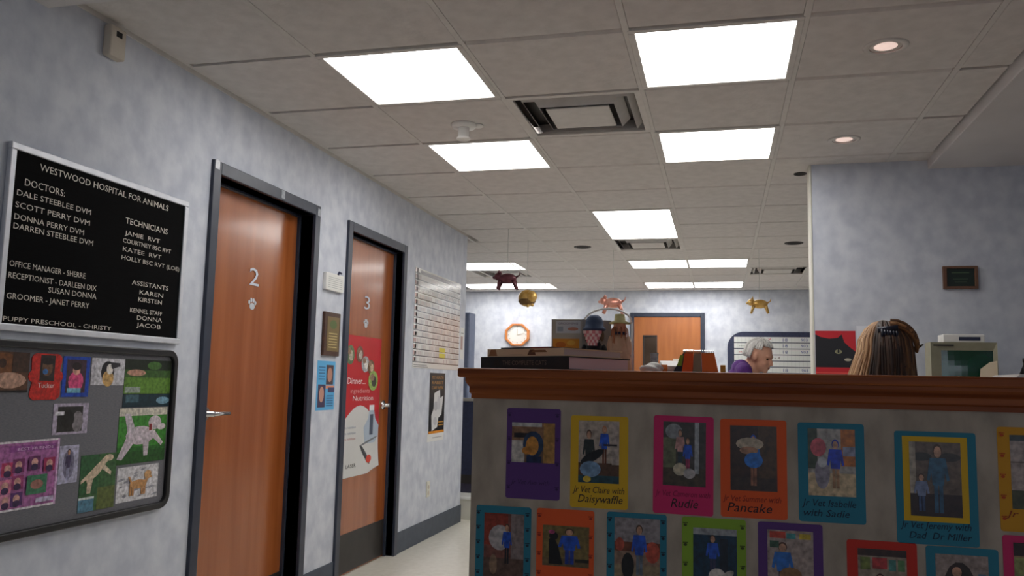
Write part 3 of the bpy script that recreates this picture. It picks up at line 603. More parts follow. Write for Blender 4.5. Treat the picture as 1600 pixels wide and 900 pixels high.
def d8_(p): p.rect(0, .5, .6, 1, (150, 60, 44)).ell(.4, .62, .28, .2, (190, 180, 176)).rect(.68, .3, 1, 1, (140, 124, 120)).rect(0, 0, 1, .3, (100, 76, 66)).person(.58, .22, .62, BL, legs=(30, 30, 36)).ell(.25, .2, .1, .16, (150, 120, 96))
def d9_(p): p.rect(0, 0, 1, 1, (128, 108, 62)).rect(0, 0, 1, .2, (110, 90, 60)).person(.58, .06, .88, BL, legs=(30, 60, 150), k=.8).poly([(.14, .05), (.44, .05), (.34, .5), (.24, .74), (.14, .66)], (18, 18, 22)).ell(.24, .74, .1, .1, (24, 24, 28)).ell(.2, .84, .07, .05, (200, 80, 130)).rect(.7, .12, 1, .2, (40, 36, 30))
def d10_(p): p.rect(0, .62, 1, 1, (150, 140, 140)).rect(0, .5, 1, .64, (110, 60, 40)).ell(.84, .5, .16, .16, (190, 80, 60)).rect(0, 0, 1, .3, (150, 130, 100)).person(.55, .15, .75, BL, legs=(110, 120, 130), k=.7).ell(.3, .28, .14, .2, (26, 24, 26)).ell(.12, .6, .1, .1, (180, 80, 60))
def d11_(p): p.rect(0, .9, 1, 1, (160, 160, 160)).rect(0, 0, 1, .9, (14, 52, 74)).rect(.62, .2, .8, .85, (20, 34, 50)).person(.45, .3, .6, BL, k=.8).ell(.55, .28, .2, .12, (206, 196, 186)).ell(.78, .3, .16, .06, (190, 180, 170), rot=.4).rect(0, .0, .3, .2, (190, 180, 170))
def d12_(p): p.rect(0, 0, 1, 1, (170, 150, 140)).rect(.05, .88, .4, .98, (200, 70, 50)).rect(.42, .88, .62, .96, (70, 150, 150)).rect(.7, .88, .95, .96, (210, 180, 50)).person(.33, .1, .72, (44, 110, 190), hair=(90, 56, 40), k=1.0).ell(.5, .34, .25, .12, (150, 110, 70)).rect(.05, .74, .25, .84, (60, 90, 70))
def d13_(p): p.rect(0, 0, 1, 1, (160, 140, 120)).rect(0, .9, 1, 1, (60, 36, 30)).rect(.05, .7, .25, .88, (120, 130, 60)).rect(.3, .72, .6, .88, (190, 60, 60)).rect(.64, .7, .78, .86, (80, 140, 130)).rect(.82, .7, .96, .86, (90, 130, 80)).person(.45, .05, .6, (190, 90, 70), hair=(80, 40, 36), k=1.0)
def d14_(p): p.rect(0, 0, 1, 1, (160, 140, 130)).ell(.45, .55, .3, .35, (50, 34, 30)).person(.4, 0, .85, (44, 90, 150), hair=(50, 30, 28), k=1.0).rect(.8, .5, .95, .75, (90, 120, 140))
def d15_(p): p.rect(0, 0, 1, 1, (150, 120, 80)).rect(0, .82, 1, 1, (50, 30, 26)).rect(0, .5, .3, .8, (150, 150, 90)).person(.6, 0, .7, BL)
tl = .03
card('purple card with photo of a golden dog, first of top row', 1.574, .860, 1.713, 1.085, PU, (1.588, .950, 1.699, 1.049), (120, 90, 70), d1_, (('Jr Vet Ava with', .1, .16, .7, .05, (60, 30, 80)),), .0, (60, 30, 84), 4)
card('yellow card with photo of seated person and child in blue', 1.739, .847, 1.882, 1.071, YE, (1.759, .908, 1.860, 1.059), (186, 168, 152), d2_, (('Jr Vet Claire with', .05, .165, .88, .07, INK), ('Daisywaffle', .14, .06, .76, .085, INK)), .0)
card('pink card with family photo and name in dark ink', 1.943, .844, 2.085, 1.077, PK, (1.966, .911, 2.067, 1.063), (70, 64, 58), d3_, (('Jr Vet Cameron with', .04, .18, .9, .06, (150, 20, 70)), ('Rudie', .3, .07, .44, .09, INK)), -.01)
card('orange card in top row captioned with a paw mark', 2.101, .845, 2.252, 1.074, OR, (2.124, .908, 2.230, 1.059), (60, 36, 26), d4_, (('Jr Vet Summer with', .04, .165, .86, .06, (150, 40, 20)), ('Pancake', .1, .06, .66, .09, INK)), .0)
card('teal card in top row with child in long blue shirt', 2.277, .845, 2.422, 1.071, TE, (2.299, .905, 2.402, 1.058), (170, 160, 150), d5_, (('Jr Vet Isabelle', .05, .16, .8, .07), ('with Sadie', .05, .06, .7, .07)), .0, (16, 44, 64))
card('largest teal card with yellow inner frame around two figures', 2.486, .810, 2.654, 1.059, TE, (2.516, .872, 2.622, 1.036), (110, 90, 76), d6_, (('Jr Vet Jeremy with', .05, .14, .85, .06), ('Dad  Dr Miller', .15, .05, .75, .06)), .0, (16, 44, 64), 0, (2.502, .860, 2.636, 1.048, YE))
card('yellow card with red paw prints at right frame edge', 2.697, .849, 2.845, 1.075, (214, 150, 22), (2.722, .898, 2.822, 1.058), (170, 150, 140), d7_, (('Jr Vet', .08, .14, .5, .06, (150, 60, 20)),), .0, (190, 70, 20), 5)
card('teal card at left end of the lower row', 1.499, .61, 1.642, .839, TE, (1.521, .665, 1.624, .821), (130, 80, 70), d8_, (('Jr Vet Mia', .1, .1, .6, .07),), .0, (14, 44, 60), 6)
card('orange card in lower row with big black dog photo', 1.656, .61, 1.800, .840, OR, (1.672, .703, 1.788, .800), (128, 108, 62), d9_, (('Jr Vet Noah with', .1, .2, .7, .06, (150, 40, 20)),), .0, (160, 44, 16), 5)
card('teal card in lower row between orange and lime cards', 1.831, .61, 1.975, .841, TE, (1.850, .672, 1.959, .829), (150, 120, 100), d10_, (('Jr Vet Liam', .1, .1, .6, .07),), .0, (14, 34, 50), 6)
card('lime green card with photo of child in blue', 2.011, .61, 2.158, .840, LI, (2.037, .665, 2.137, .816), (14, 52, 74), d11_, (('Jr Vet Ella', .1, .1, .6, .07),), .0, (60, 70, 20), 5)
card('purple card in lower row with girl holding brown pet', 2.185, .61, 2.328, .839, PU, (2.206, .67, 2.307, .822), (170, 150, 140), d12_, (('Jr Vet Zoe', .1, .1, .6, .07),), .0)
card('red card in lower row below the big teal card', 2.379, .58, 2.526, .811, RE, (2.402, .64, 2.504, .793), (160, 140, 120), d13_, (('Jr Vet Max', .1, .1, .6, .07),), .0)
card('teal card in lower row right of the red card', 2.544, .58, 2.690, .808, TE, (2.563, .64, 2.669, .792), (160, 140, 130), d14_, (('Jr Vet Eve', .1, .1, .6, .07),), .0)
card('pink card at lower right frame edge', 2.699, .61, 2.842, .841, PK, (2.720, .67, 2.820, .826), (150, 120, 80), d15_, (('Jr Vet Leo', .1, .1, .6, .07),), .0)

# ------------------------------------------------------------------ things on the counter ledge
def book(label, corner, ang, ln, wd, z0, th, cover, pages, title=None, tcol=(150, 140, 120), name='book', marks=()):
    """lying book: nearest corner, spine runs to the left-back, page edge to the right-back"""
    sp = Vector((-math.cos(ang), math.sin(ang), 0)); pg = Vector((math.sin(ang), math.cos(ang), 0)); c0 = Vector((corner[0], corner[1], 0))
    T = lambda a, b_, z: tuple(c0 + sp * a + pg * b_ + Vector((0, 0, z0 + z)))
    t = thing(name, label, 'book', T(ln / 2, wd / 2, 0))
    def bx(a0, a1, b0, b1, za, zb, c):
        v = [T(a0, b0, za), T(a1, b0, za), T(a1, b1, za), T(a0, b1, za), T(a0, b0, zb), T(a1, b0, zb), T(a1, b1, zb), T(a0, b1, zb)]
        return MB().add(v, [(0, 1, 2, 3), (7, 6, 5, 4), (4, 5, 1, 0), (5, 6, 2, 1), (6, 7, 3, 2), (7, 4, 0, 3)], c)
    h = min(.003, th * .2)
    bx(0, ln, 0, wd, 0, h, cover).build('cover', 'printg', t); bx(0, ln, 0, wd, th - h, th, cover).build('cover', 'printg', t)
    bx(0, ln, 0, h, h, th - h, cover).build('spine', 'printg', t)
    bx(.004, ln - .004, h, wd - .005, h, th - h, pages).build('page_block', 'printm', t)
    if title or marks:
        p = Pic(lambda u, v, d: tuple(Vector(T(ln - u, 0, v)) - pg * d), 0, 0, ln, th, cover, d=.0, thick=.0002); p.m = MB()
        if title: p.text(title, .27, .36, .5, .34, tcol); 
        for a0, b0, a1, b1, c in marks: p.poly([(a0, b0), (a1, b0), (a1 - .02, b1), (a0 + .03, b1)], c)
        p.build('spine_print', 'printm', t)
    return t
CK = CT + .0005
A = math.radians(33)
book('thick black book with faint title at the bottom of stack', (1.722, 2.125), A, .345, .25, CK, .036, (28, 24, 24), (232, 206, 208), 'THE COMPLETE CATS', (130, 114, 98), marks=((.05, .4, .12, .5, (60, 52, 46)), (.15, .3, .24, .75, (50, 40, 34)), (.85, .4, .95, .5, (40, 34, 32))))
book('tan spined book lying on the thick black book', (1.706, 2.14), A, .30, .24, CK + .0365, .021, (236, 206, 166), (228, 202, 192), None, marks=((.02, .1, .14, .95, (160, 104, 60)), (.55, .15, .66, .85, (110, 70, 42)), (.6, .5, .8, .8, (150, 104, 64)), (.3, .2, .5, .3, (220, 192, 156))))
book('thin dark booklet with red edge on top of books', (1.66, 2.20), A, .20, .16, CK + .058, .005, (40, 34, 40), (120, 60, 60), name='booklet', marks=((.6, 0, .98, 1, (130, 40, 36)),))
# small picture board standing behind the books
yd = 2.545; Dd = on_front(yd)
t = thing('display_stand', 'small grey folding display stand holding sheets behind the books', 'display', (1.69, yd, CK))
MB().box(1.592, 1.688, yd, yd + .006, CK, 1.348).build('panel', mat('grey_card', (176, 170, 160), .8, noise=12, rgb2=(188, 182, 172)), t)
MB().add([(1.688, yd, CK), (1.775, yd + .02, CK), (1.775, yd + .02, 1.346), (1.688, yd, 1.348), (1.688, yd + .006, CK), (1.775, yd + .026, CK), (1.775, yd + .026, 1.346), (1.688, yd + .006, 1.348)], [(0, 1, 2, 3), (7, 6, 5, 4), (3, 2, 6, 7), (1, 5, 6, 2), (0, 3, 7, 4), (0, 4, 5, 1)]).build('panel', 'desk', t)
p = Pic(Dd, 1.606, 1.305, 1.683, 1.343, (206, 208, 212), d=.0003); p.text('GROOMING', .1, .72, .8, .16, (110, 90, 120)).ell(.7, .35, .22, .14, (190, 130, 110)).rect(.06, .15, .3, .55, (160, 170, 184)); p.build('white_sheet', 'printm', t)
p = Pic(Dd, 1.597, 1.256, 1.680, 1.288, (222, 150, 46), d=.0003); p.ell(.3, .4, .2, .3, (200, 110, 30)).ell(.7, .6, .16, .25, (236, 180, 70)); p.build('orange_sheet', 'printm', t)
# plush dog with hat and bandana, and straw doll
px_, py_ = 1.732, 2.505
t = thing('plush_toy', 'dark plush toy with round blue hat and pink gingham bandana', 'toy', (px_, py_, CK))
MB().ball((px_, py_, CK + .05), (.03, .024, .05)).ball((px_ - .018, py_ - .01, CK + .012), (.016, .022, .012)).ball((px_ + .018, py_ - .01, CK + .012), (.016, .022, .012)).ball((px_ - .03, py_, CK + .055), (.01, .012, .03)).ball((px_ + .03, py_, CK + .055), (.01, .012, .03)).build('body', 'black', t, smooth=True)
MB().ball((px_, py_, CK + .115), (.025, .024, .026)).ball((px_, py_ - .02, CK + .108), (.012, .012, .010)).ball((px_ - .024, py_, CK + .11), (.007, .010, .016)).ball((px_ + .024, py_, CK + .11), (.007, .010, .016)).build('head', mat('brown_plush', (96, 80, 62), .9, noise=40, rgb2=(110, 92, 72)), t, smooth=True)
MB().lathe([(0, .05), (.012, .049), (.022, .042), (.027, .028), (.028, .014), (.034, .010), (.036, .006), (.03, .002), (0, .002)], (px_, py_, CK + .124), n=20).build('hat', mat('blue_felt', (62, 78, 108), .8, noise=30, rgb2=(72, 88, 118)), t, smooth=True)
q = MB()
for i in range(6):
    for j in range(5):
        wq = 1 - .12 * j
        fu = lambda a: px_ - .028 * wq + .056 * wq * a / 6
        fy = lambda a: py_ - .036 - .008 * math.sin(math.pi * a / 6)
        fz = lambda jj: CK + .124 - .009 * jj
        q.add([(fu(i), fy(i), fz(j + 1)), (fu(i + 1), fy(i + 1), fz(j + 1)), (fu(i + 1), fy(i + 1), fz(j)), (fu(i), fy(i), fz(j))], [(0, 1, 2, 3)], (214, 130, 140) if (i + j) % 2 else (236, 206, 206))
q.build('bandana', 'printm', t)
q = MB()
for i in range(10):
    for j in range(3): q.box(px_ - .04 + .008 * i, px_ - .032 + .008 * i, py_ - .034, py_ - .03, CK + .03 + .008 * j, CK + .038 + .008 * j, (200, 204, 210) if (i + j) % 2 else (30, 34, 46))
q.build('checked_skirt', 'printm', t)
dx, dy = 1.813, 2.47
t = thing('straw_doll', 'peach and straw coloured doll standing by the far door edge', 'toy', (dx, dy, CK))
peach = mat('peach_cloth', (206, 168, 138), .9, noise=30, rgb2=(222, 188, 160))
MB().lathe([(0, 0), (.034, 0), (.036, .01), (.032, .06), (.02, .10), (.012, .118), (0, .12)], (dx, dy, CK), n=18).ball((dx - .026, dy - .006, CK + .075), (.01, .012, .034)).ball((dx + .026, dy - .006, CK + .075), (.01, .012, .034)).build('dress', peach, t, smooth=True)
MB().ball((dx, dy, CK + .135), (.019, .019, .021)).ball((dx, dy - .019, CK + .133), (.004, .004, .004)).build('head', 'skin', t, smooth=True)
MB().lathe([(0, .03), (.014, .028), (.017, .008), (.032, .003), (.033, 0), (.0, 0)], (dx, dy, CK + .145), n=20).build('straw_hat', mat('straw', (176, 164, 110), .9, noise=40, rgb2=(190, 180, 130), stretch=(1, 1, 6)), t, smooth=True)
q = MB()
for k in range(40):
    a = rnd.uniform(0, 6.28); q.tube([(dx + .012 * math.cos(a), dy + .012 * math.sin(a), CK + .142), (dx + .024 * math.cos(a), dy + .024 * math.sin(a), CK + .128), (dx + .026 * math.cos(a), dy + .026 * math.sin(a), CK + rnd.uniform(.085, .11))], .0012, n=4)
q.build('straw_hair', mat('auburn_yarn', (168, 104, 70), .9, noise=40, rgb2=(186, 120, 84)), t)
MB().lathe([(.018, 0), (.021, .004), (.018, .008)], (dx, dy, CK + .112), n=16).build('collar', 'navy', t)
t = thing('wire_hoop', 'pale looped plastic ribbon arching behind the plush toy', 'ribbon', (1.72, 2.565, CK))
q = MB().tube([(1.688 + .075 - .075 * math.cos(a), 2.578, CK + .155 + .045 * math.sin(a)) for a in [math.pi * k / 10 for k in range(11)]], .003, n=6)
q.tube([(1.688, 2.578, CK), (1.688, 2.578, CK + .155)], .003, n=6).tube([(1.838, 2.578, CK), (1.838, 2.578, CK + .155)], .003, n=6).build('ribbon', 'white', t, smooth=True)
# white bag, papers, cup, tent calendars
def crumple(name, cen, r, m, seed, label, cat):
    g = random.Random(seed); q = MB().ball((0, 0, 0), 1, n=18, m=12)
    ph = [(g.uniform(2, 6), g.uniform(2, 6), g.uniform(2, 6), g.uniform(0, 6)) for _ in range(5)]
    vs = []
    for x, y, z in q.v:
        k = 1 + sum(.07 * math.sin(a * x + b_ * y + c * z + d) for a, b_, c, d in ph)
        vs.append((cen[0] + r[0] * x * k, cen[1] + r[1] * y * k, max(CK, cen[2] + r[2] * z * k)))
    q.v = vs; return tag(q.build(name, m, smooth=True), label, cat)
crumple('plastic_bag', (1.917, 2.36, CK + .008), (.03, .03, .019), 'white', 3, 'small crumpled white bag on the counter before the far door', 'bag')
t = thing('ribbed_cup', 'grey ribbed cup standing behind the crumpled bag', 'cup', (1.918, 2.43, CK))
q = MB(); prof = []
for k in range(7): prof += [(.0105, .008 * k), (.0118, .008 * k + .004)]
q.lathe(prof + [(.012, .058), (.0095, .058), (.009, .004), (0, .004)], (1.918, 2.43, CK), n=20).build('wall', mat('grey_plastic', (150, 154, 160), .4, noise=20, rgb2=(164, 168, 172)), t, smooth=False)
t = thing('paper_stack', 'sloping pile of white papers with orange slip on counter', 'papers', (1.965, 2.42, CK))
for k in range(6):
    MB().add([(1.93 + .003 * k, 2.39 + .002 * k, CK + .0035 * k), (2.0 - .004 * k, 2.39, CK + .0035 * k), (2.0 + .002 * k, 2.47, CK + .0045 * k + .012), (1.93, 2.47, CK + .0045 * k + .012)] + [(1.93 + .003 * k, 2.39 + .002 * k, CK + .0035 * k + .003), (2.0 - .004 * k, 2.39, CK + .0035 * k + .003), (2.0 + .002 * k, 2.47, CK + .0045 * k + .015), (1.93, 2.47, CK + .0045 * k + .015)], [(0, 3, 2, 1), (4, 5, 6, 7), (0, 1, 5, 4), (1, 2, 6, 5), (2, 3, 7, 6), (3, 0, 4, 7)]).build('sheet', 'white', t)
MB().box(1.937, 1.958, 2.38, 2.386, CK, CK + .024, (226, 130, 60)).build('orange_slip', 'printm', t)
def tent(label, x0, x1, tw, y, hgt, c1, c2, k):
    t = thing('tent_calendar', label, 'calendar', ((x0 + x1) / 2, y, CK), 'spiral tent calendars on the counter')
    q = MB(); xm0, xm1 = x0 + tw[0], x1 + tw[1]
    for s, c in ((-1, c1), (1, c2)):
        v = [(x0, y + s * .028, CK), (x1, y + s * .028, CK), (xm1, y + s * .004, CK + hgt), (xm0, y + s * .004, CK + hgt)]
        v += [(a, b_ + .0015, z) for a, b_, z in v]
        q.add(v, [(0, 1, 2, 3), (7, 6, 5, 4), (0, 4, 5, 1), (1, 5, 6, 2), (2, 6, 7, 3), (3, 7, 4, 0)], c)
    q.build('card_cover', 'printm', t)
    q = MB(); n = 7
    for i in range(n):
        xx = xm0 + (xm1 - xm0) * (i + .5) / n
        q.tube([(xx, y + .007 * math.cos(a), CK + hgt + .0065 * math.sin(a)) for a in [2 * math.pi * j / 10 for j in range(11)]], .0009, n=4)
    q.build('spiral_binding', 'chrome', t)
    return t
tc1 = tent('dark tent calendar with green picture among orange ones', 1.975, 1.998, (.028, .010), 2.36, .058, (44, 44, 58), (60, 60, 70), 0)
MB().add([(1.986, 2.3355, CK + .02), (1.999, 2.3355, CK + .02), (2.004, 2.347, CK + .05), (1.995, 2.347, CK + .05)], [(0, 1, 2, 3)], (140, 170, 50)).build('green_picture', 'printm', tc1)
tent('bright orange tent calendar left of the brown one', 1.999, 2.028, (.008, .002), 2.36, .059, (250, 96, 32), (226, 78, 26), 1)
tent('brown tent calendar between two orange calendars', 2.029, 2.052, (.002, -.001), 2.36, .058, (160, 138, 112), (136, 114, 92), 2)
tent('orange tent calendar with grey edge nearest grey haired person', 2.054, 2.098, (-.002, -.012), 2.36, .058, (252, 124, 54), (230, 100, 44), 3)
p = MB().box(2.102, 2.116, 2.33, 2.39, CK, CK + .024); tag(p.build('amber_block', mat('amber_card', (206, 150, 50), .6, noise=30, rgb2=(216, 166, 70)), bevel=.002), 'small amber box at the end of the tent calendars', 'box')
p = MB()
for k in range(4): p.box(2.765 + .004 * k, 2.93 - .002 * k, 2.16 + .004 * k, 2.36, CK + .0025 * k, CK + .0025 * k + .0018)
tag(p.build('loose_papers', 'white'), 'loose white papers on the counter right of the monitor', 'papers')

# ------------------------------------------------------------------ behind the counter: partition wall side
P4 = on_front(YP)
p = Pic(P4, 2.606, 1.232, 2.812, 1.469, (196, 30, 40), d=.0005, thick=.001, step=.0004)
p.poly([(0, .16), (1, .16), (1, .52), (.86, .62), (.72, .74), (.66, .92), (.56, .84), (.35, .82), (.12, .86), (0, .92)], (24, 22, 24)).ell(.57, .52, .09, .05, (150, 146, 110)).ell(.80, .34, .09, .035, (176, 170, 150)).rect(0, .02, 1, .05, (224, 80, 70)).ell(.57, .53, .025, .045, (20, 20, 20))
tag(p.build('cat_poster', 'printg'), 'red poster with a black cat on the blue partition', 'poster')
p = Pic(P4, 2.818, 1.392, 2.96, 1.497, (226, 229, 238), d=.0005, thick=.001, step=.0004); p.rect(.2, .3, .8, .62, (44, 60, 150)); tag(p.build('wall_sign', 'printm'), 'white sign with a blue block beside red cat poster', 'sign')
t = thing('framed_certificate', 'small dark green certificate in brown frame on partition wall', 'frame', (3.337, YP, 1.69))
ringframe([(3.253, 1.694), (3.422, 1.694), (3.422, 1.816), (3.253, 1.816)], [(3.272, 1.708), (3.407, 1.708), (3.407, 1.803), (3.272, 1.803)], P4, .0005, .018).build('frame', mat('brown_frame', (98, 66, 46), .4, noise=8, rgb2=(112, 78, 56)), t, bevel=.002)
p = Pic(P4, 3.268, 1.704, 3.411, 1.807, (24, 40, 30), d=.004, thick=.002, step=.0004); p.rect(.2, .72, .8, .78, (70, 90, 60)).rect(.25, .4, .75, .44, (60, 80, 56)).rect(.3, .25, .7, .28, (60, 80, 56)); p.build('certificate', 'printg', t)
# back shelf carrying the monitor
t = thing('back_cabinet', 'grey cabinet behind the counter carrying the old monitor', 'cabinet', (3.5, 4.6, 0))
MB().box(2.9, 4.4, 4.32, 4.815, .06, 1.05).build('body', 'desk', t); MB().box(2.88, 4.42, 4.29, 4.82, 1.05, 1.085).build('top', 'desk', t, bevel=.003); MB().box(2.94, 4.36, 4.36, 4.80, 0, .06).build('plinth', 'kick', t)
for k in range(3):
    dr = MB().box(2.91 + .495 * k, 3.39 + .495 * k, 4.305, 4.32, .08, 1.03).build('door', 'cream', t, bevel=.003); MB().box(3.33 + .495 * k, 3.342 + .495 * k, 4.29, 4.305, .6, .72).build('handle', 'chrome', dr)
t = thing('crt_monitor', 'old beige monitor with dark green screen', 'monitor', (3.233, 4.55, 1.085)); mz = 1.085
q = MB(); x0, x1, z0, z1 = 3.088, 3.378, 1.115, 1.389; yf = 4.40
q.add([(x0, yf, z0), (x1, yf, z0), (x1, yf, z1), (x0, yf, z1), (x0, yf + .12, z0), (x1, yf + .12, z0), (x1, yf + .12, z1), (x0, yf + .12, z1), (x0 + .05, yf + .33, z0 + .03), (x1 - .05, yf + .33, z0 + .03), (x1 - .05, yf + .33, z1 - .06), (x0 + .05, yf + .33, z1 - .06)],
      [(0, 4, 5, 1), (1, 5, 6, 2), (2, 6, 7, 3), (3, 7, 4, 0), (4, 8, 9, 5), (5, 9, 10, 6), (6, 10, 11, 7), (7, 11, 8, 4), (8, 11, 10, 9)])
sx0, sx1, sz0, sz1 = 3.136, 3.362, 1.155, 1.350
q.add([(x0, yf, z0), (x1, yf, z0), (x1, yf, z1), (x0, yf, z1), (sx0, yf + .012, sz0), (sx1, yf + .012, sz0), (sx1, yf + .012, sz1), (sx0, yf + .012, sz1)], [(0, 1, 5, 4), (1, 2, 6, 5), (2, 3, 7, 6), (3, 0, 4, 7)])
q.build('case', 'crt', t)
q = MB(); n = 8
for i in range(n):
    for j in range(n):
        sc = lambda a, b_: (sx0 + (sx1 - sx0) * a / n, yf + .0135 - .008 * math.sin(math.pi * a / n) * math.sin(math.pi * b_ / n), sz0 + (sz1 - sz0) * b_ / n)
        q.add([sc(i, j), sc(i + 1, j), sc(i + 1, j + 1), sc(i, j + 1)], [(0, 1, 2, 3)])
q.build('screen', 'screen', t, smooth=True)
MB().lathe([(0, 0), (.11, 0), (.1, .012), (.05, .02), (.05, .032), (0, .032)], (3.233, 4.54, mz), n=24).build('swivel_base', 'crt', t, smooth=True)
MB().box(3.10, 3.19, yf - .001, yf, 1.370, 1.377).build('name_strip', 'kick', t)
t = thing('card_terminal', 'white desktop device with dark display on the monitor', 'device', (3.24, 4.47, 1.389))
MB().box(3.148, 3.332, 4.42, 4.52, 1.389, 1.429).build('case', 'white', t, bevel=.005); MB().box(3.218, 3.312, 4.4185, 4.42, 1.398, 1.416).build('display', 'navy', t)
t = thing('screen_reflection', 'cream patch painting a bright reflection at the monitor screen corner', 'painted reflection', (3.335, yf - .004, 1.20))
MB().prism([(3.295, 1.20), (3.373, 1.20), (3.374, 1.302), (3.340, 1.294), (3.300, 1.262)], on_front(yf - .004), 0, .001).build('sheet', mat('reflection_cream', (250, 228, 190), .7, noise=10, rgb2=(252, 234, 204)), t)  # bright reflection in the monitor, modelled as a thin cream patch
t = thing('dark_bottle', 'dark bottle at the right frame edge behind counter', 'bottle', (3.53, 4.5, 1.085))
MB().lathe([(0, 0), (.034, 0), (.035, .01), (.035, .15), (.02, .19), (.014, .2), (.014, .22), (0, .22)], (3.53, 4.5, 1.085), n=20).build('body', 'rubber', t, smooth=True)
MB().lathe([(.016, 0), (.016, .02), (0, .022)], (3.53, 4.5, 1.30), n=16).build('cap', 'kick', t, smooth=True)

# ------------------------------------------------------------------ back of the room
B = on_front(YB)
def clock():
    t = thing('wall_clock', 'octagonal wood framed clock on the far back wall', 'clock', (-.59, YB, 1.65)); cu, cv = -.59, 1.802
    o = [(cu + .185 * math.cos(math.radians(22.5 + 45 * k)), cv + .165 * math.sin(math.radians(22.5 + 45 * k))) for k in range(8)]
    i = [(cu + .148 * math.cos(math.radians(22.5 + 45 * k)), cv + .135 * math.sin(math.radians(22.5 + 45 * k))) for k in range(8)]
    ringframe(o, i, B, .001, .045).build('frame', 'clock', t, bevel=.006)
    p = Pic(B, cu - .15, cv - .135, cu + .15, cv + .135, (228, 226, 222), d=.001, thick=.02, step=.001)
    p.m = MB(); p.m.prism([(cu + .15 * math.cos(2 * math.pi * k / 24), cv + .137 * math.sin(2 * math.pi * k / 24)) for k in range(24)], B, .001, .02, (230, 228, 224)); p.d = .021
    for k in range(12):
        a = 2 * math.pi * k / 12; p.ell(.5 + .4 * math.sin(a), .5 + .4 * math.cos(a), .03, .03, (186, 182, 176), n=6)
    p.build('dial', 'printg', t)
    q = MB().prism([(cu - .004, cv), (cu + .004, cv), (cu + .003, cv + .08), (cu - .003, cv + .08)], B, .024, .026).prism([(cu, cv - .004), (cu + .1, cv + .02), (cu + .1, cv + .026), (cu, cv + .004)], B, .026, .028); q.build('hands', 'beige', t)  # hands are pale: glare over the dial is put into their colour
clock()
t = sempty('door_3', (1.42, YB, 0)); q = MB()
q.box(.942, .995, YB - .03, YB, 0, 2.105).box(1.85, 1.902, YB - .03, YB, 0, 2.105).box(.995, 1.85, YB - .03, YB, 2.052, 2.105); q.build('door_frame', 'slate', t, bevel=.004)
MB().box(.995, 1.12, YB - .015, YB, .01, 2.052).box(1.285, 1.85, YB - .015, YB, .01, 2.052).box(1.12, 1.285, YB - .015, YB, 1.80, 2.052).box(1.12, 1.285, YB - .015, YB, .01, 1.15).build('door_leaf', 'fardoor', t)
vf = MB().box(1.12, 1.285, YB - .010, YB, 1.15, 1.80).build('vision_panel', 'glass', t)
ringframe([(1.11, 1.14), (1.295, 1.14), (1.295, 1.81), (1.11, 1.81)], [(1.128, 1.158), (1.277, 1.158), (1.277, 1.792), (1.128, 1.792)], B, .010, .022).build('panel_bead', 'kick', vf)
MB().lathe([(0, 0), (.03, 0), (.03, .01), (.012, .014), (.012, .05), (.03, .06), (.03, .085), (0, .09)], (1.06, YB - .015, .98), axis='y', n=16).build('door_knob', 'chrome', t, smooth=True)
MB().box(1.50, 1.60, YB - .018, YB - .015, 1.47, 1.505).build('small_sticker', 'beige', t)
# chart board with label strips
t = thing('chart_board', 'navy board with rounded corner holding white labelled strips', 'board', (2.9, YB, 1.1))
q = []; r = .2; u0, u1, v0, v1 = 2.185, 3.45, 1.08, 1.862
q = [(u0, v0), (u1, v0), (u1, v1)] + [(u0 + r - r * math.sin(math.radians(9 * k)), v1 - r + r * math.cos(math.radians(9 * k))) for k in range(11)]
MB().prism(q, B, .001, .02).build('backing', 'navy', t)
for k in range(8):
    zt = 1.796 - .0765 * k
    p = Pic(B, 2.268, zt - .066, 3.38, zt, (214, 216, 214), d=.02, thick=.008, step=.0015)
    p.step = 0; p.d += .001
    for a in [j / 24 for j in range(1, 24)]: p.rect(a - .001, .05, a + .001, .95, (170, 172, 172))
    p.d += .001
    if k in (0, 1, 2, 5): p.text('18', .535, .18, .05, .6, (70, 80, 140)); p.text('903', .73, .25, .07, .5, (60, 70, 150))
    if k == 0: p.text('MON', .2, .3, .09, .4, (90, 90, 90)); p.text('7', .37, .3, .04, .45, (190, 80, 90))
    if k == 1: p.text('room', .06, .35, .1, .3, (90, 110, 90))
    if k == 2: p.text('staff', .05, .35, .1, .35, (190, 90, 90))
    if k == 3: p.text('5 x 4', .4, .3, .1, .4, (120, 90, 90))
    p.build('label_strip', 'printm', t)
# far left passage: tall blue-grey cabinet, navy screen, low cream box
t = thing('tall_cabinet', 'tall blue grey cabinet just beyond the end of left wall', 'cabinet', (-.6, 8.2, 0))
MB().box(-.95, -.345, 8.0, 8.2, .05, 1.846).build('body', 'bluegrey', t, bevel=.006); MB().box(-.93, -.36, 8.03, 8.18, 0, .05).build('plinth', 'kick', t)
for a, b_ in ((-.945, -.65), (-.645, -.35)):
    dr = MB().box(a, b_, 7.985, 8.0, .07, 1.835).build('door', 'bluegrey', t, bevel=.003); MB().box(b_ - .04 if a < -.7 else a + .03, b_ - .03 if a < -.7 else a + .04, 7.97, 7.985, .9, 1.05).build('handle', 'chrome', dr)
t = thing('privacy_screen', 'navy low screen with grey top rail beside the counter end', 'screen', (0.1, 7.5, 0))
MB().box(-.45, .75, 7.48, 7.52, .30, .97).build('panel', 'navy', t); MB().box(-.46, .76, 7.47, 7.53, .97, 1.0).build('top_rail', 'desk', t, bevel=.004)
MB().box(-.45, .75, 7.485, 7.515, .0, .22).build('kick_panel', mat('dusk_purple', (62, 58, 78), .8, noise=30, rgb2=(70, 66, 86)), t); MB().box(-.45, .75, 7.478, 7.522, .22, .30).build('cable_channel', 'kick', t)
t = thing('storage_box', 'low cream box with pale lid on floor past the wall end', 'box', (.1, 6.95, 0))
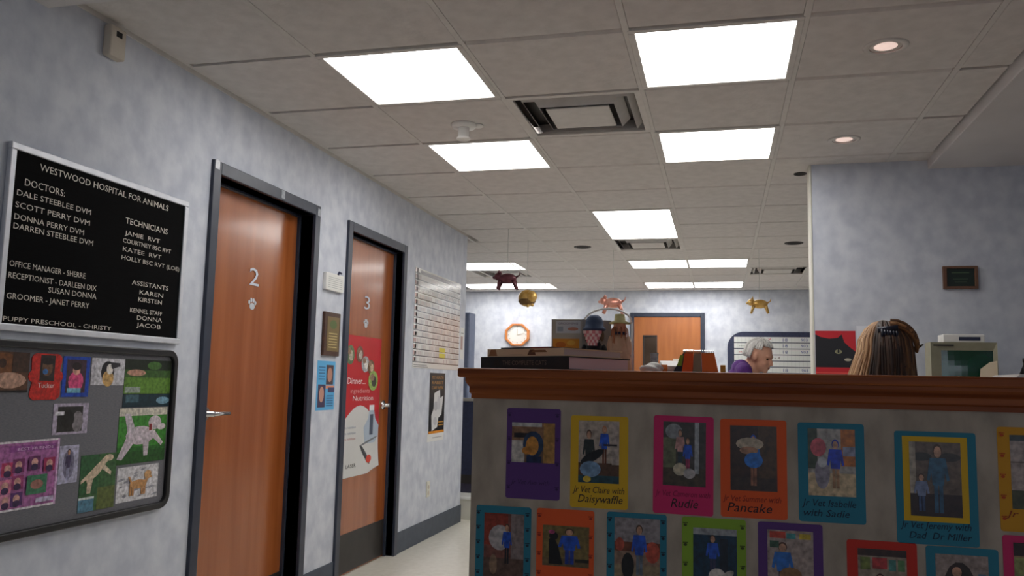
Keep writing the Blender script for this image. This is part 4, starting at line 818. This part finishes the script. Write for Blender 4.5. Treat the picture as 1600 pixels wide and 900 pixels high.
MB().box(-.12, .5, 6.86, 7.12, 0, .165).build('body', 'cream', t); MB().box(-.14, .52, 6.845, 7.135, .165, .185).build('lid', 'white', t, bevel=.004)

# ------------------------------------------------------------------ hanging foil animals
def ornament(label, x, y, zc, m, s, kind):
    t = thing('hanging_ornament', label, 'ornament', (x, y, zc), 'foil animals hanging on threads')
    MB().tube([(x, y, ZC - .004), (x, y, zc + .06 * s)], .0024, n=5).build('thread', 'thread', t)
    q = MB()
    if kind == 'ball':
        q.ball((x, y, zc), (.078 * s, .07 * s, .075 * s), n=20, m=14).ball((x + .05 * s, y - .04 * s, zc + .01 * s), (.05 * s, .04 * s, .05 * s)); q.build('body', m, t, smooth=True)
        MB().lathe([(.072 * s, -.01), (.077 * s, -.03 * s), (.066 * s, -.045 * s), (.05 * s, -.06 * s)], (x, y, zc), n=20).build('dark_band', mat('brown_foil', (104, 78, 44), .4, .4, noise=18, rgb2=(130, 100, 60)), t, smooth=True)
        MB().ball((x + .06 * s, y - .05 * s, zc - .065 * s), .014 * s).ball((x + .02 * s, y - .05 * s, zc - .072 * s), .014 * s).build('feet', m, t, smooth=True)
    else:
        q.ball((x, y, zc), (.085 * s, .055 * s, .048 * s), n=18, m=12); b_ = q.build('body', m, t, smooth=True)
        sgn = -1
        MB().ball((x + sgn * .085 * s, y, zc + .018 * s), (.04 * s, .036 * s, .036 * s)).ball((x + sgn * .125 * s, y, zc + .01 * s), (.014 * s, .018 * s, .014 * s)).build('head', m, t, smooth=True)
        for yy in (-.025, .025): MB().tube([(x + sgn * .075 * s, y + yy * s, zc + .045 * s), (x + sgn * .07 * s, y + yy * s * 1.4, zc + .075 * s)], [.016 * s, .003 * s], n=8).build('ear', m, t, smooth=True)
        for lx in (-.06, .06):
            for yy in (-.03, .03): MB().tube([(x + lx * s, y + yy * s, zc - .02 * s), (x + lx * 1.25 * s, y + yy * s, zc - .06 * s), (x + lx * 1.45 * s, y + yy * s, zc - .10 * s)], [.02 * s, .014 * s, .012 * s], n=8).build('leg', m, t, smooth=True)
        MB().tube([(x + .08 * s, y, zc + .01 * s), (x + .11 * s, y, zc + .03 * s), (x + .115 * s, y, zc + .055 * s)], [.01 * s, .006 * s, .004 * s], n=6).build('tail', m, t, smooth=True)
    return t
ornament('dark maroon ornament hanging before the far left light panels', .424, 6.5, 1.99, 'maroon', .9, 'pig')
ornament('round gold ornament hanging above the octagonal clock', .46, 7.06, 1.888, 'gold', 1.0, 'ball')
ornament('copper pink ornament hanging left of the far door', 1.137, 7.67, 1.905, 'copper', 1.0, 'pig')
ornament('gold animal ornament hanging above the navy chart board', 2.445, 7.8, 1.905, 'gold', .85, 'pig')

# ------------------------------------------------------------------ people
def remesh(q, name, voxel, m, parent, sm=6):
    o = q.build('tmp', m); md = o.modifiers.new('r', 'REMESH'); md.mode = 'VOXEL'; md.voxel_size = voxel; md.use_smooth_shade = True
    s2 = o.modifiers.new('s', 'SMOOTH'); s2.factor = .5; s2.iterations = sm
    dg = bpy.context.evaluated_depsgraph_get(); me = bpy.data.meshes.new_from_object(o.evaluated_get(dg)); bpy.data.objects.remove(o)
    me.polygons.foreach_set('use_smooth', [True] * len(me.polygons))
    if not me.materials: me.materials.append(MT[m] if isinstance(m, str) else m)
    r = bpy.data.objects.new(name, me); COL.objects.link(r); r.parent = parent; r.matrix_parent_inverse = Matrix.Translation(-parent.location); return r
def cap(q, a, b_, ra, rb, n=5):
    a = Vector(a); b_ = Vector(b_)
    for i in range(n + 1):
        k = i / n; q.ball(a.lerp(b_, k), ra + (rb - ra) * k, n=12, m=8)
    q.tube([a, b_], [ra, rb], n=12); return q
def head(q, M, c):
    T = lambda x, y, z: Vector(c) + M @ Vector((x, y, z))      # local: +y is where the face looks
    q.ball(T(0, -.01, .02), (.073, .092, .088), n=20, m=14, M=M).ball(T(0, .035, -.045), (.052, .055, .062), n=16, m=10, M=M).ball(T(0, .068, -.088), (.024, .022, .020), M=M)
    q.ball(T(0, .088, -.02), (.012, .018, .024), M=M).ball(T(0, .100, -.032), (.013, .014, .011), M=M).ball(T(0, .072, .018), (.05, .02, .016), M=M).ball(T(0, .083, -.062), (.022, .012, .011), M=M)
    for s in (-1, 1): q.ball(T(s * .076, -.005, -.01), (.009, .018, .030), M=M).ball(T(s * .035, .06, -.035), (.022, .022, .02), M=M)
    return T
def hand(q, w_, d, side):
    """five curled fingers and a thumb leaving the side of the palm"""
    w_ = Vector(w_); d = Vector(d).normalized(); s = Vector(side).normalized(); nrm = d.cross(s)
    q.ball(w_ + d * .045, (.042, .042, .042) if False else .03); cap(q, w_, w_ + d * .075, .024, .03, 3); cap(q, w_ + d * .04 - s * .02, w_ + d * .075 - s * .024, .016, .015, 2); cap(q, w_ + d * .04 + s * .02, w_ + d * .075 + s * .024, .016, .015, 2)
    for k, ln in ((-1.5, .058), (-.5, .072), (.5, .076), (1.5, .068)):
        a = w_ + d * .08 + s * .019 * k; b1 = a + d * ln * .5; b2 = b1 + (d * .8 - nrm * .6) * ln * .5; cap(q, a, b1, .009, .0085, 3); cap(q, b1, b2, .0085, .0075, 3)
    a = w_ + d * .03 + s * .03; b1 = a + (d * .6 + s * .8) * .035; cap(q, a, b1, .012, .010, 3); cap(q, b1, b1 + d * .03, .010, .008, 3)
def rotz(a): return Matrix.Rotation(a, 3, 'Z')
def seated(name, label, base, yaw, seat, lean, headc, Mh, top_m, shirt_sleeve, skirt_m, drop=.055):
    """base: hips on the floor plan; yaw: where the body faces (0 = +y); lean: forward shift of the shoulders"""
    Z = rotz(yaw); bx, by = base
    W = lambda x, y, z: Vector((bx, by, 0)) + Z @ Vector((x, y, z))
    t = thing(name, label, 'person', (bx, by, 0)); hz = seat + .09
    hc = Vector(headc); nk = hc + Mh @ Vector((0, -.03, -.09)); sh = W(0, lean, 0); shz = nk.z - drop
    q = MB(); T = head(q, Mh, headc)
    chest = W(0, lean * .8, shz - .17); belly = W(0, lean * .4, (hz + shz) / 2 - .06)
    cap(q, nk - Vector((0, 0, .10)) * .6, nk + Vector((0, 0, .03)), .052, .046); cap(q, W(0, lean, shz), nk, .06, .048, 3)
    q.ball(W(0, 0, hz), (.17, .13, .11), M=Z).ball(belly, (.14, .11, .16), M=Z).ball(chest, (.155, .105, .17), M=Z)
    cap(q, W(-.13, lean, shz - .015), W(.13, lean, shz - .015), .055, .055)
    jt = {}
    for s in (-1, 1):
        S_ = W(s * .165, lean, shz - .03); E_ = W(s * .215, lean + .06, shz - .30); H_ = W(s * .14, lean + .27, shz - .36); jt[s] = (S_, E_, H_)
        cap(q, S_, E_, .048, .038); cap(q, E_, H_, .038, .026); hand(q, H_, Z @ Vector((-.1 * s, 1, -.1)), Z @ Vector((-s, 0, 0)))
        K = W(s * .10, .42, hz - .02); A_ = W(s * .10, .44, .09); cap(q, W(s * .09, .02, hz - .01), K, .082, .055); cap(q, K, A_, .054, .036); cap(q, W(s * .10, .42, .036), W(s * .11, .60, .03), .036, .028)
    remesh(q, 'body', .0075, 'skin', t, 3)
    q = MB()
    q.ball(W(0, 0, hz), (.176, .137, .11), M=Z).ball(belly, (.150, .12, .17), M=Z).ball(chest, (.165, .116, .178), M=Z)
    cap(q, W(-.13, lean, shz - .018), W(.13, lean, shz - .018), .06, .06); cap(q, W(-.05, lean - .01, shz), W(.05, lean - .01, shz), .064, .064)
    for s in (-1, 1):
        S_, E_, H_ = jt[s]; cap(q, S_, E_, .057, .048)
        if shirt_sleeve: cap(q, E_, E_.lerp(H_, .85), .048, .036)
    remesh(q, 'top', .011, top_m, t, 3)
    q = MB(); q.ball(W(0, .01, hz - .02), (.178, .142, .10), M=Z)
    for s in (-1, 1): K = W(s * .10, .42, hz - .02); cap(q, W(s * .09, .02, hz - .012), K, .09, .064); cap(q, K, W(s * .10, .44, .12), .062, .05)
    remesh(q, 'trousers', .012, skirt_m, t, 3)
    for s in (-1, 1):
        q = MB(); cap(q, W(s * .10, .41, .045), W(s * .11, .61, .036), .044, .035); q.v = [(a, b2, max(c, .001)) for a, b2, c in q.v]; remesh(q, 'shoe', .01, 'kick', t, 2)
        MB().ball(T(s * .028, .066, .0), .011, n=10, m=8).build('eye', mat('eye', (60, 44, 36), .2, noise=10, rgb2=(66, 50, 40)), t, smooth=True)
    MB().ball(T(0, .090, -.061), (.02, .006, .006), M=Mh).build('lips', mat('lips', (150, 84, 74), .5, noise=10, rgb2=(158, 92, 82)), t, smooth=True)
    return t, T, W, Z
def chair(label, x, y, yaw, seat):
    Z = rotz(yaw); W = lambda a, b_, c: tuple(Vector((x, y, 0)) + Z @ Vector((a, b_, c)))
    t = thing('office_chair', label, 'chair', (x, y, 0), 'staff chairs behind the counter')
    MB().ball(W(0, .06, seat - .035), (.23, .23, .035), M=Z).build('seat', 'navy', t, smooth=True)
    MB().ball(W(0, -.21, seat + .33), (.19, .03, .17), M=Z).build('backrest', 'navy', t, smooth=True)
    MB().tube([W(0, .0, seat - .06), W(0, -.2, seat - .06), W(0, -.245, seat + .05), W(0, -.235, seat + .3)], .016).build('back_bar', 'kick', t, smooth=True)
    MB().tube([W(0, .05, .08), W(0, .05, seat - .05)], .025).build('post', 'chrome', t, smooth=True)
    for k in range(5):
        a = 2 * math.pi * k / 5 + .3; lg = MB().tube([W(0, .05, .09), W(.28 * math.cos(a), .05 + .28 * math.sin(a), .06)], [.022, .015]).build('leg', 'kick', t, smooth=True)
        MB().ball(W(.28 * math.cos(a), .05 + .28 * math.sin(a), .028), .028, n=12, m=8).build('castor', 'rubber', lg, smooth=True)
    return t
# woman with long hair seen from behind
hx, hy, hz_ = 2.650, 3.12, 1.262
Mh = rotz(.15) @ Matrix.Rotation(-.12, 3, 'X')
wt, T, W, Z = seated('person', 'seated person seen from behind with long light brown hair and dark clip', (hx, hy - .03), .1, .44, .02, (hx, hy, hz_), Mh, mat('dusty_pink_top', (150, 110, 110), .85, noise=40, rgb2=(164, 124, 124)), True, 'black')
chair('dark office chair under the person with long hair', hx, hy - .03, .1, .44)
q = MB(); g = random.Random(5)
q.ball((hx, hy - .012, hz_ + .018), (.076, .098, .094), n=24, m=16, c=(60, 42, 34), M=Mh)
for k in range(620):
    a = g.uniform(-1.75, 1.75); fr = a / 1.75                                   # -1 screen left .. 1 screen right, 0 = middle of the back
    rr = g.uniform(.96, 1.10)
    dirx, diry = math.sin(a), -math.cos(a)
    pts = []
    crown = Vector((hx + .012 - .004, hy - .02, hz_ + .112))
    ln = g.uniform(.20, .27)
    fl = .50 if fr < -.2 else .10
    kx = .86 if fr < 0 else .93
    for i in range(9):
        s = i / 8
        if s < .5:
            th = s / .5 * math.pi / 2
            p_ = Vector((hx + dirx * .09 * kx * rr * math.sin(th), hy - .012 + diry * .108 * rr * math.sin(th), hz_ + .02 + .098 * rr * math.cos(th)))
        else:
            k2 = (s - .5) / .5
            p_ = Vector((hx + dirx * (.09 * kx * rr + fl * .16 * k2), hy - .012 + diry * (.108 * rr + .01 * k2), hz_ + .02 - ln * k2))
        p_ += Vector((g.uniform(-.002, .002), g.uniform(-.002, .002), 0)); pts.append(p_)
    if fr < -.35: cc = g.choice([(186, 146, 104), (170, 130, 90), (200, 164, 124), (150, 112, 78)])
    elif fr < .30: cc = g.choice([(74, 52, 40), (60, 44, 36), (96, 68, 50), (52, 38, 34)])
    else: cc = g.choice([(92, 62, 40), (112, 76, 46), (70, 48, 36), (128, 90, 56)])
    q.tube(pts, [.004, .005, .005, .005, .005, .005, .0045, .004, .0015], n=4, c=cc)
for k in range(60):      # twisted lock swept over the right side of the head
    o = g.uniform(0, 1); r2 = g.uniform(.97, 1.06)
    pts = [Vector((hx + .01 + (.085 * math.sin(th)) * r2, hy - .085 * r2 - .018 * math.sin(th * 1.5) + .05 * (th / 2.0), hz_ + .03 + (.092 - .02 * o) * math.cos(th) * r2)) for th in [j / 6 * (1.5 + .25 * o) for j in range(7)]]
    q.tube(pts, [.005, .006, .006, .006, .006, .005, .002], n=4, c=g.choice([(150, 104, 62), (128, 86, 52), (170, 122, 78), (104, 70, 46)]))
q.tube([(hx + .085, hy - .03, hz_ + .03), (hx + .105, hy - .04, hz_ + .038), (hx + .12, hy - .04, hz_ + .046)], [.008, .006, .002], n=5, c=(60, 44, 36))
q.build('hair', 'printm', wt, smooth=True)
cl = MB()
for k in range(6): cl.tube([(hx - .002 - .018 + .009 * k, hy - .098, hz_ + .098 - .002 * k), (hx - .02 + .009 * k, hy - .112, hz_ + .080), (hx - .022 + .009 * k, hy - .115, hz_ + .066)], [.006, .006, .003], n=6)
cl.tube([(hx - .032, hy - .098, hz_ + .092), (hx + .03, hy - .102, hz_ + .098)], .009, n=8); cl.build('hair_clip', mat('navy_clip', (26, 30, 46), .35, noise=20, rgb2=(34, 38, 56)), wt, smooth=True)
# grey haired person in purple, leaning over work, facing right
hc = (2.372, 6.2, 1.378)
Mh = rotz(-1.95) @ Matrix.Rotation(-.34, 3, 'X')
gt, T, W, Z = seated('person', 'grey haired person in purple top bending forward beside navy board', (2.09, 6.22), -1.5, .58, .16, hc, Mh, 'purple', True, 'black', .015)
chair('dark office chair under the person in purple', 2.09, 6.22, -1.5, .58)
q = MB(); g = random.Random(9)
for k in range(420):
    th0 = g.uniform(0, 2 * math.pi); ext = 1.85 if math.sin(th0) < -.25 else (1.25 if math.sin(th0) < .45 else .85)     # long at back and sides, short over the forehead
    rr = g.uniform(1.02, 1.12); pts = []
    for i in range(7):
        ph = .05 + ext * i / 6
        drop = max(0, ph - 1.35) * .09
        pts.append(T(.075 * rr * math.sin(min(ph, 1.5)) * math.cos(th0), -.012 + .095 * rr * math.sin(min(ph, 1.5)) * math.sin(th0), .022 + .092 * rr * math.cos(min(ph, 1.6)) - drop) + Vector((g.uniform(-.003, .003), g.uniform(-.003, .003), g.uniform(-.003, .003))))
    q.tube(pts, [.006, .007, .007, .007, .006, .005, .002], n=4, c=g.choice([(230, 228, 224), (214, 212, 208), (240, 238, 234), (190, 188, 184)]))
q.build('hair', 'printm', gt, smooth=True)

def work_desk(label, x0, x1, y0, y1, z):
    t = thing('work_desk', label, 'desk', ((x0 + x1) / 2, (y0 + y1) / 2, 0), 'staff desks behind the counter')
    MB().box(x0, x1, y0, y1, z - .03, z).build('desktop', 'desk', t, bevel=.004)
    for x in (x0 + .03, x1 - .07):
        for y in (y0 + .03, y1 - .07): MB().box(x, x + .04, y, y + .04, 0, z - .03).build('leg', 'kick', t)
work_desk('grey work desk in front of the person in purple', 2.47, 3.15, 5.7, 6.75, .865)
work_desk('grey work desk in front of the person with long hair', 2.15, 2.85, 3.34, 3.95, .70)
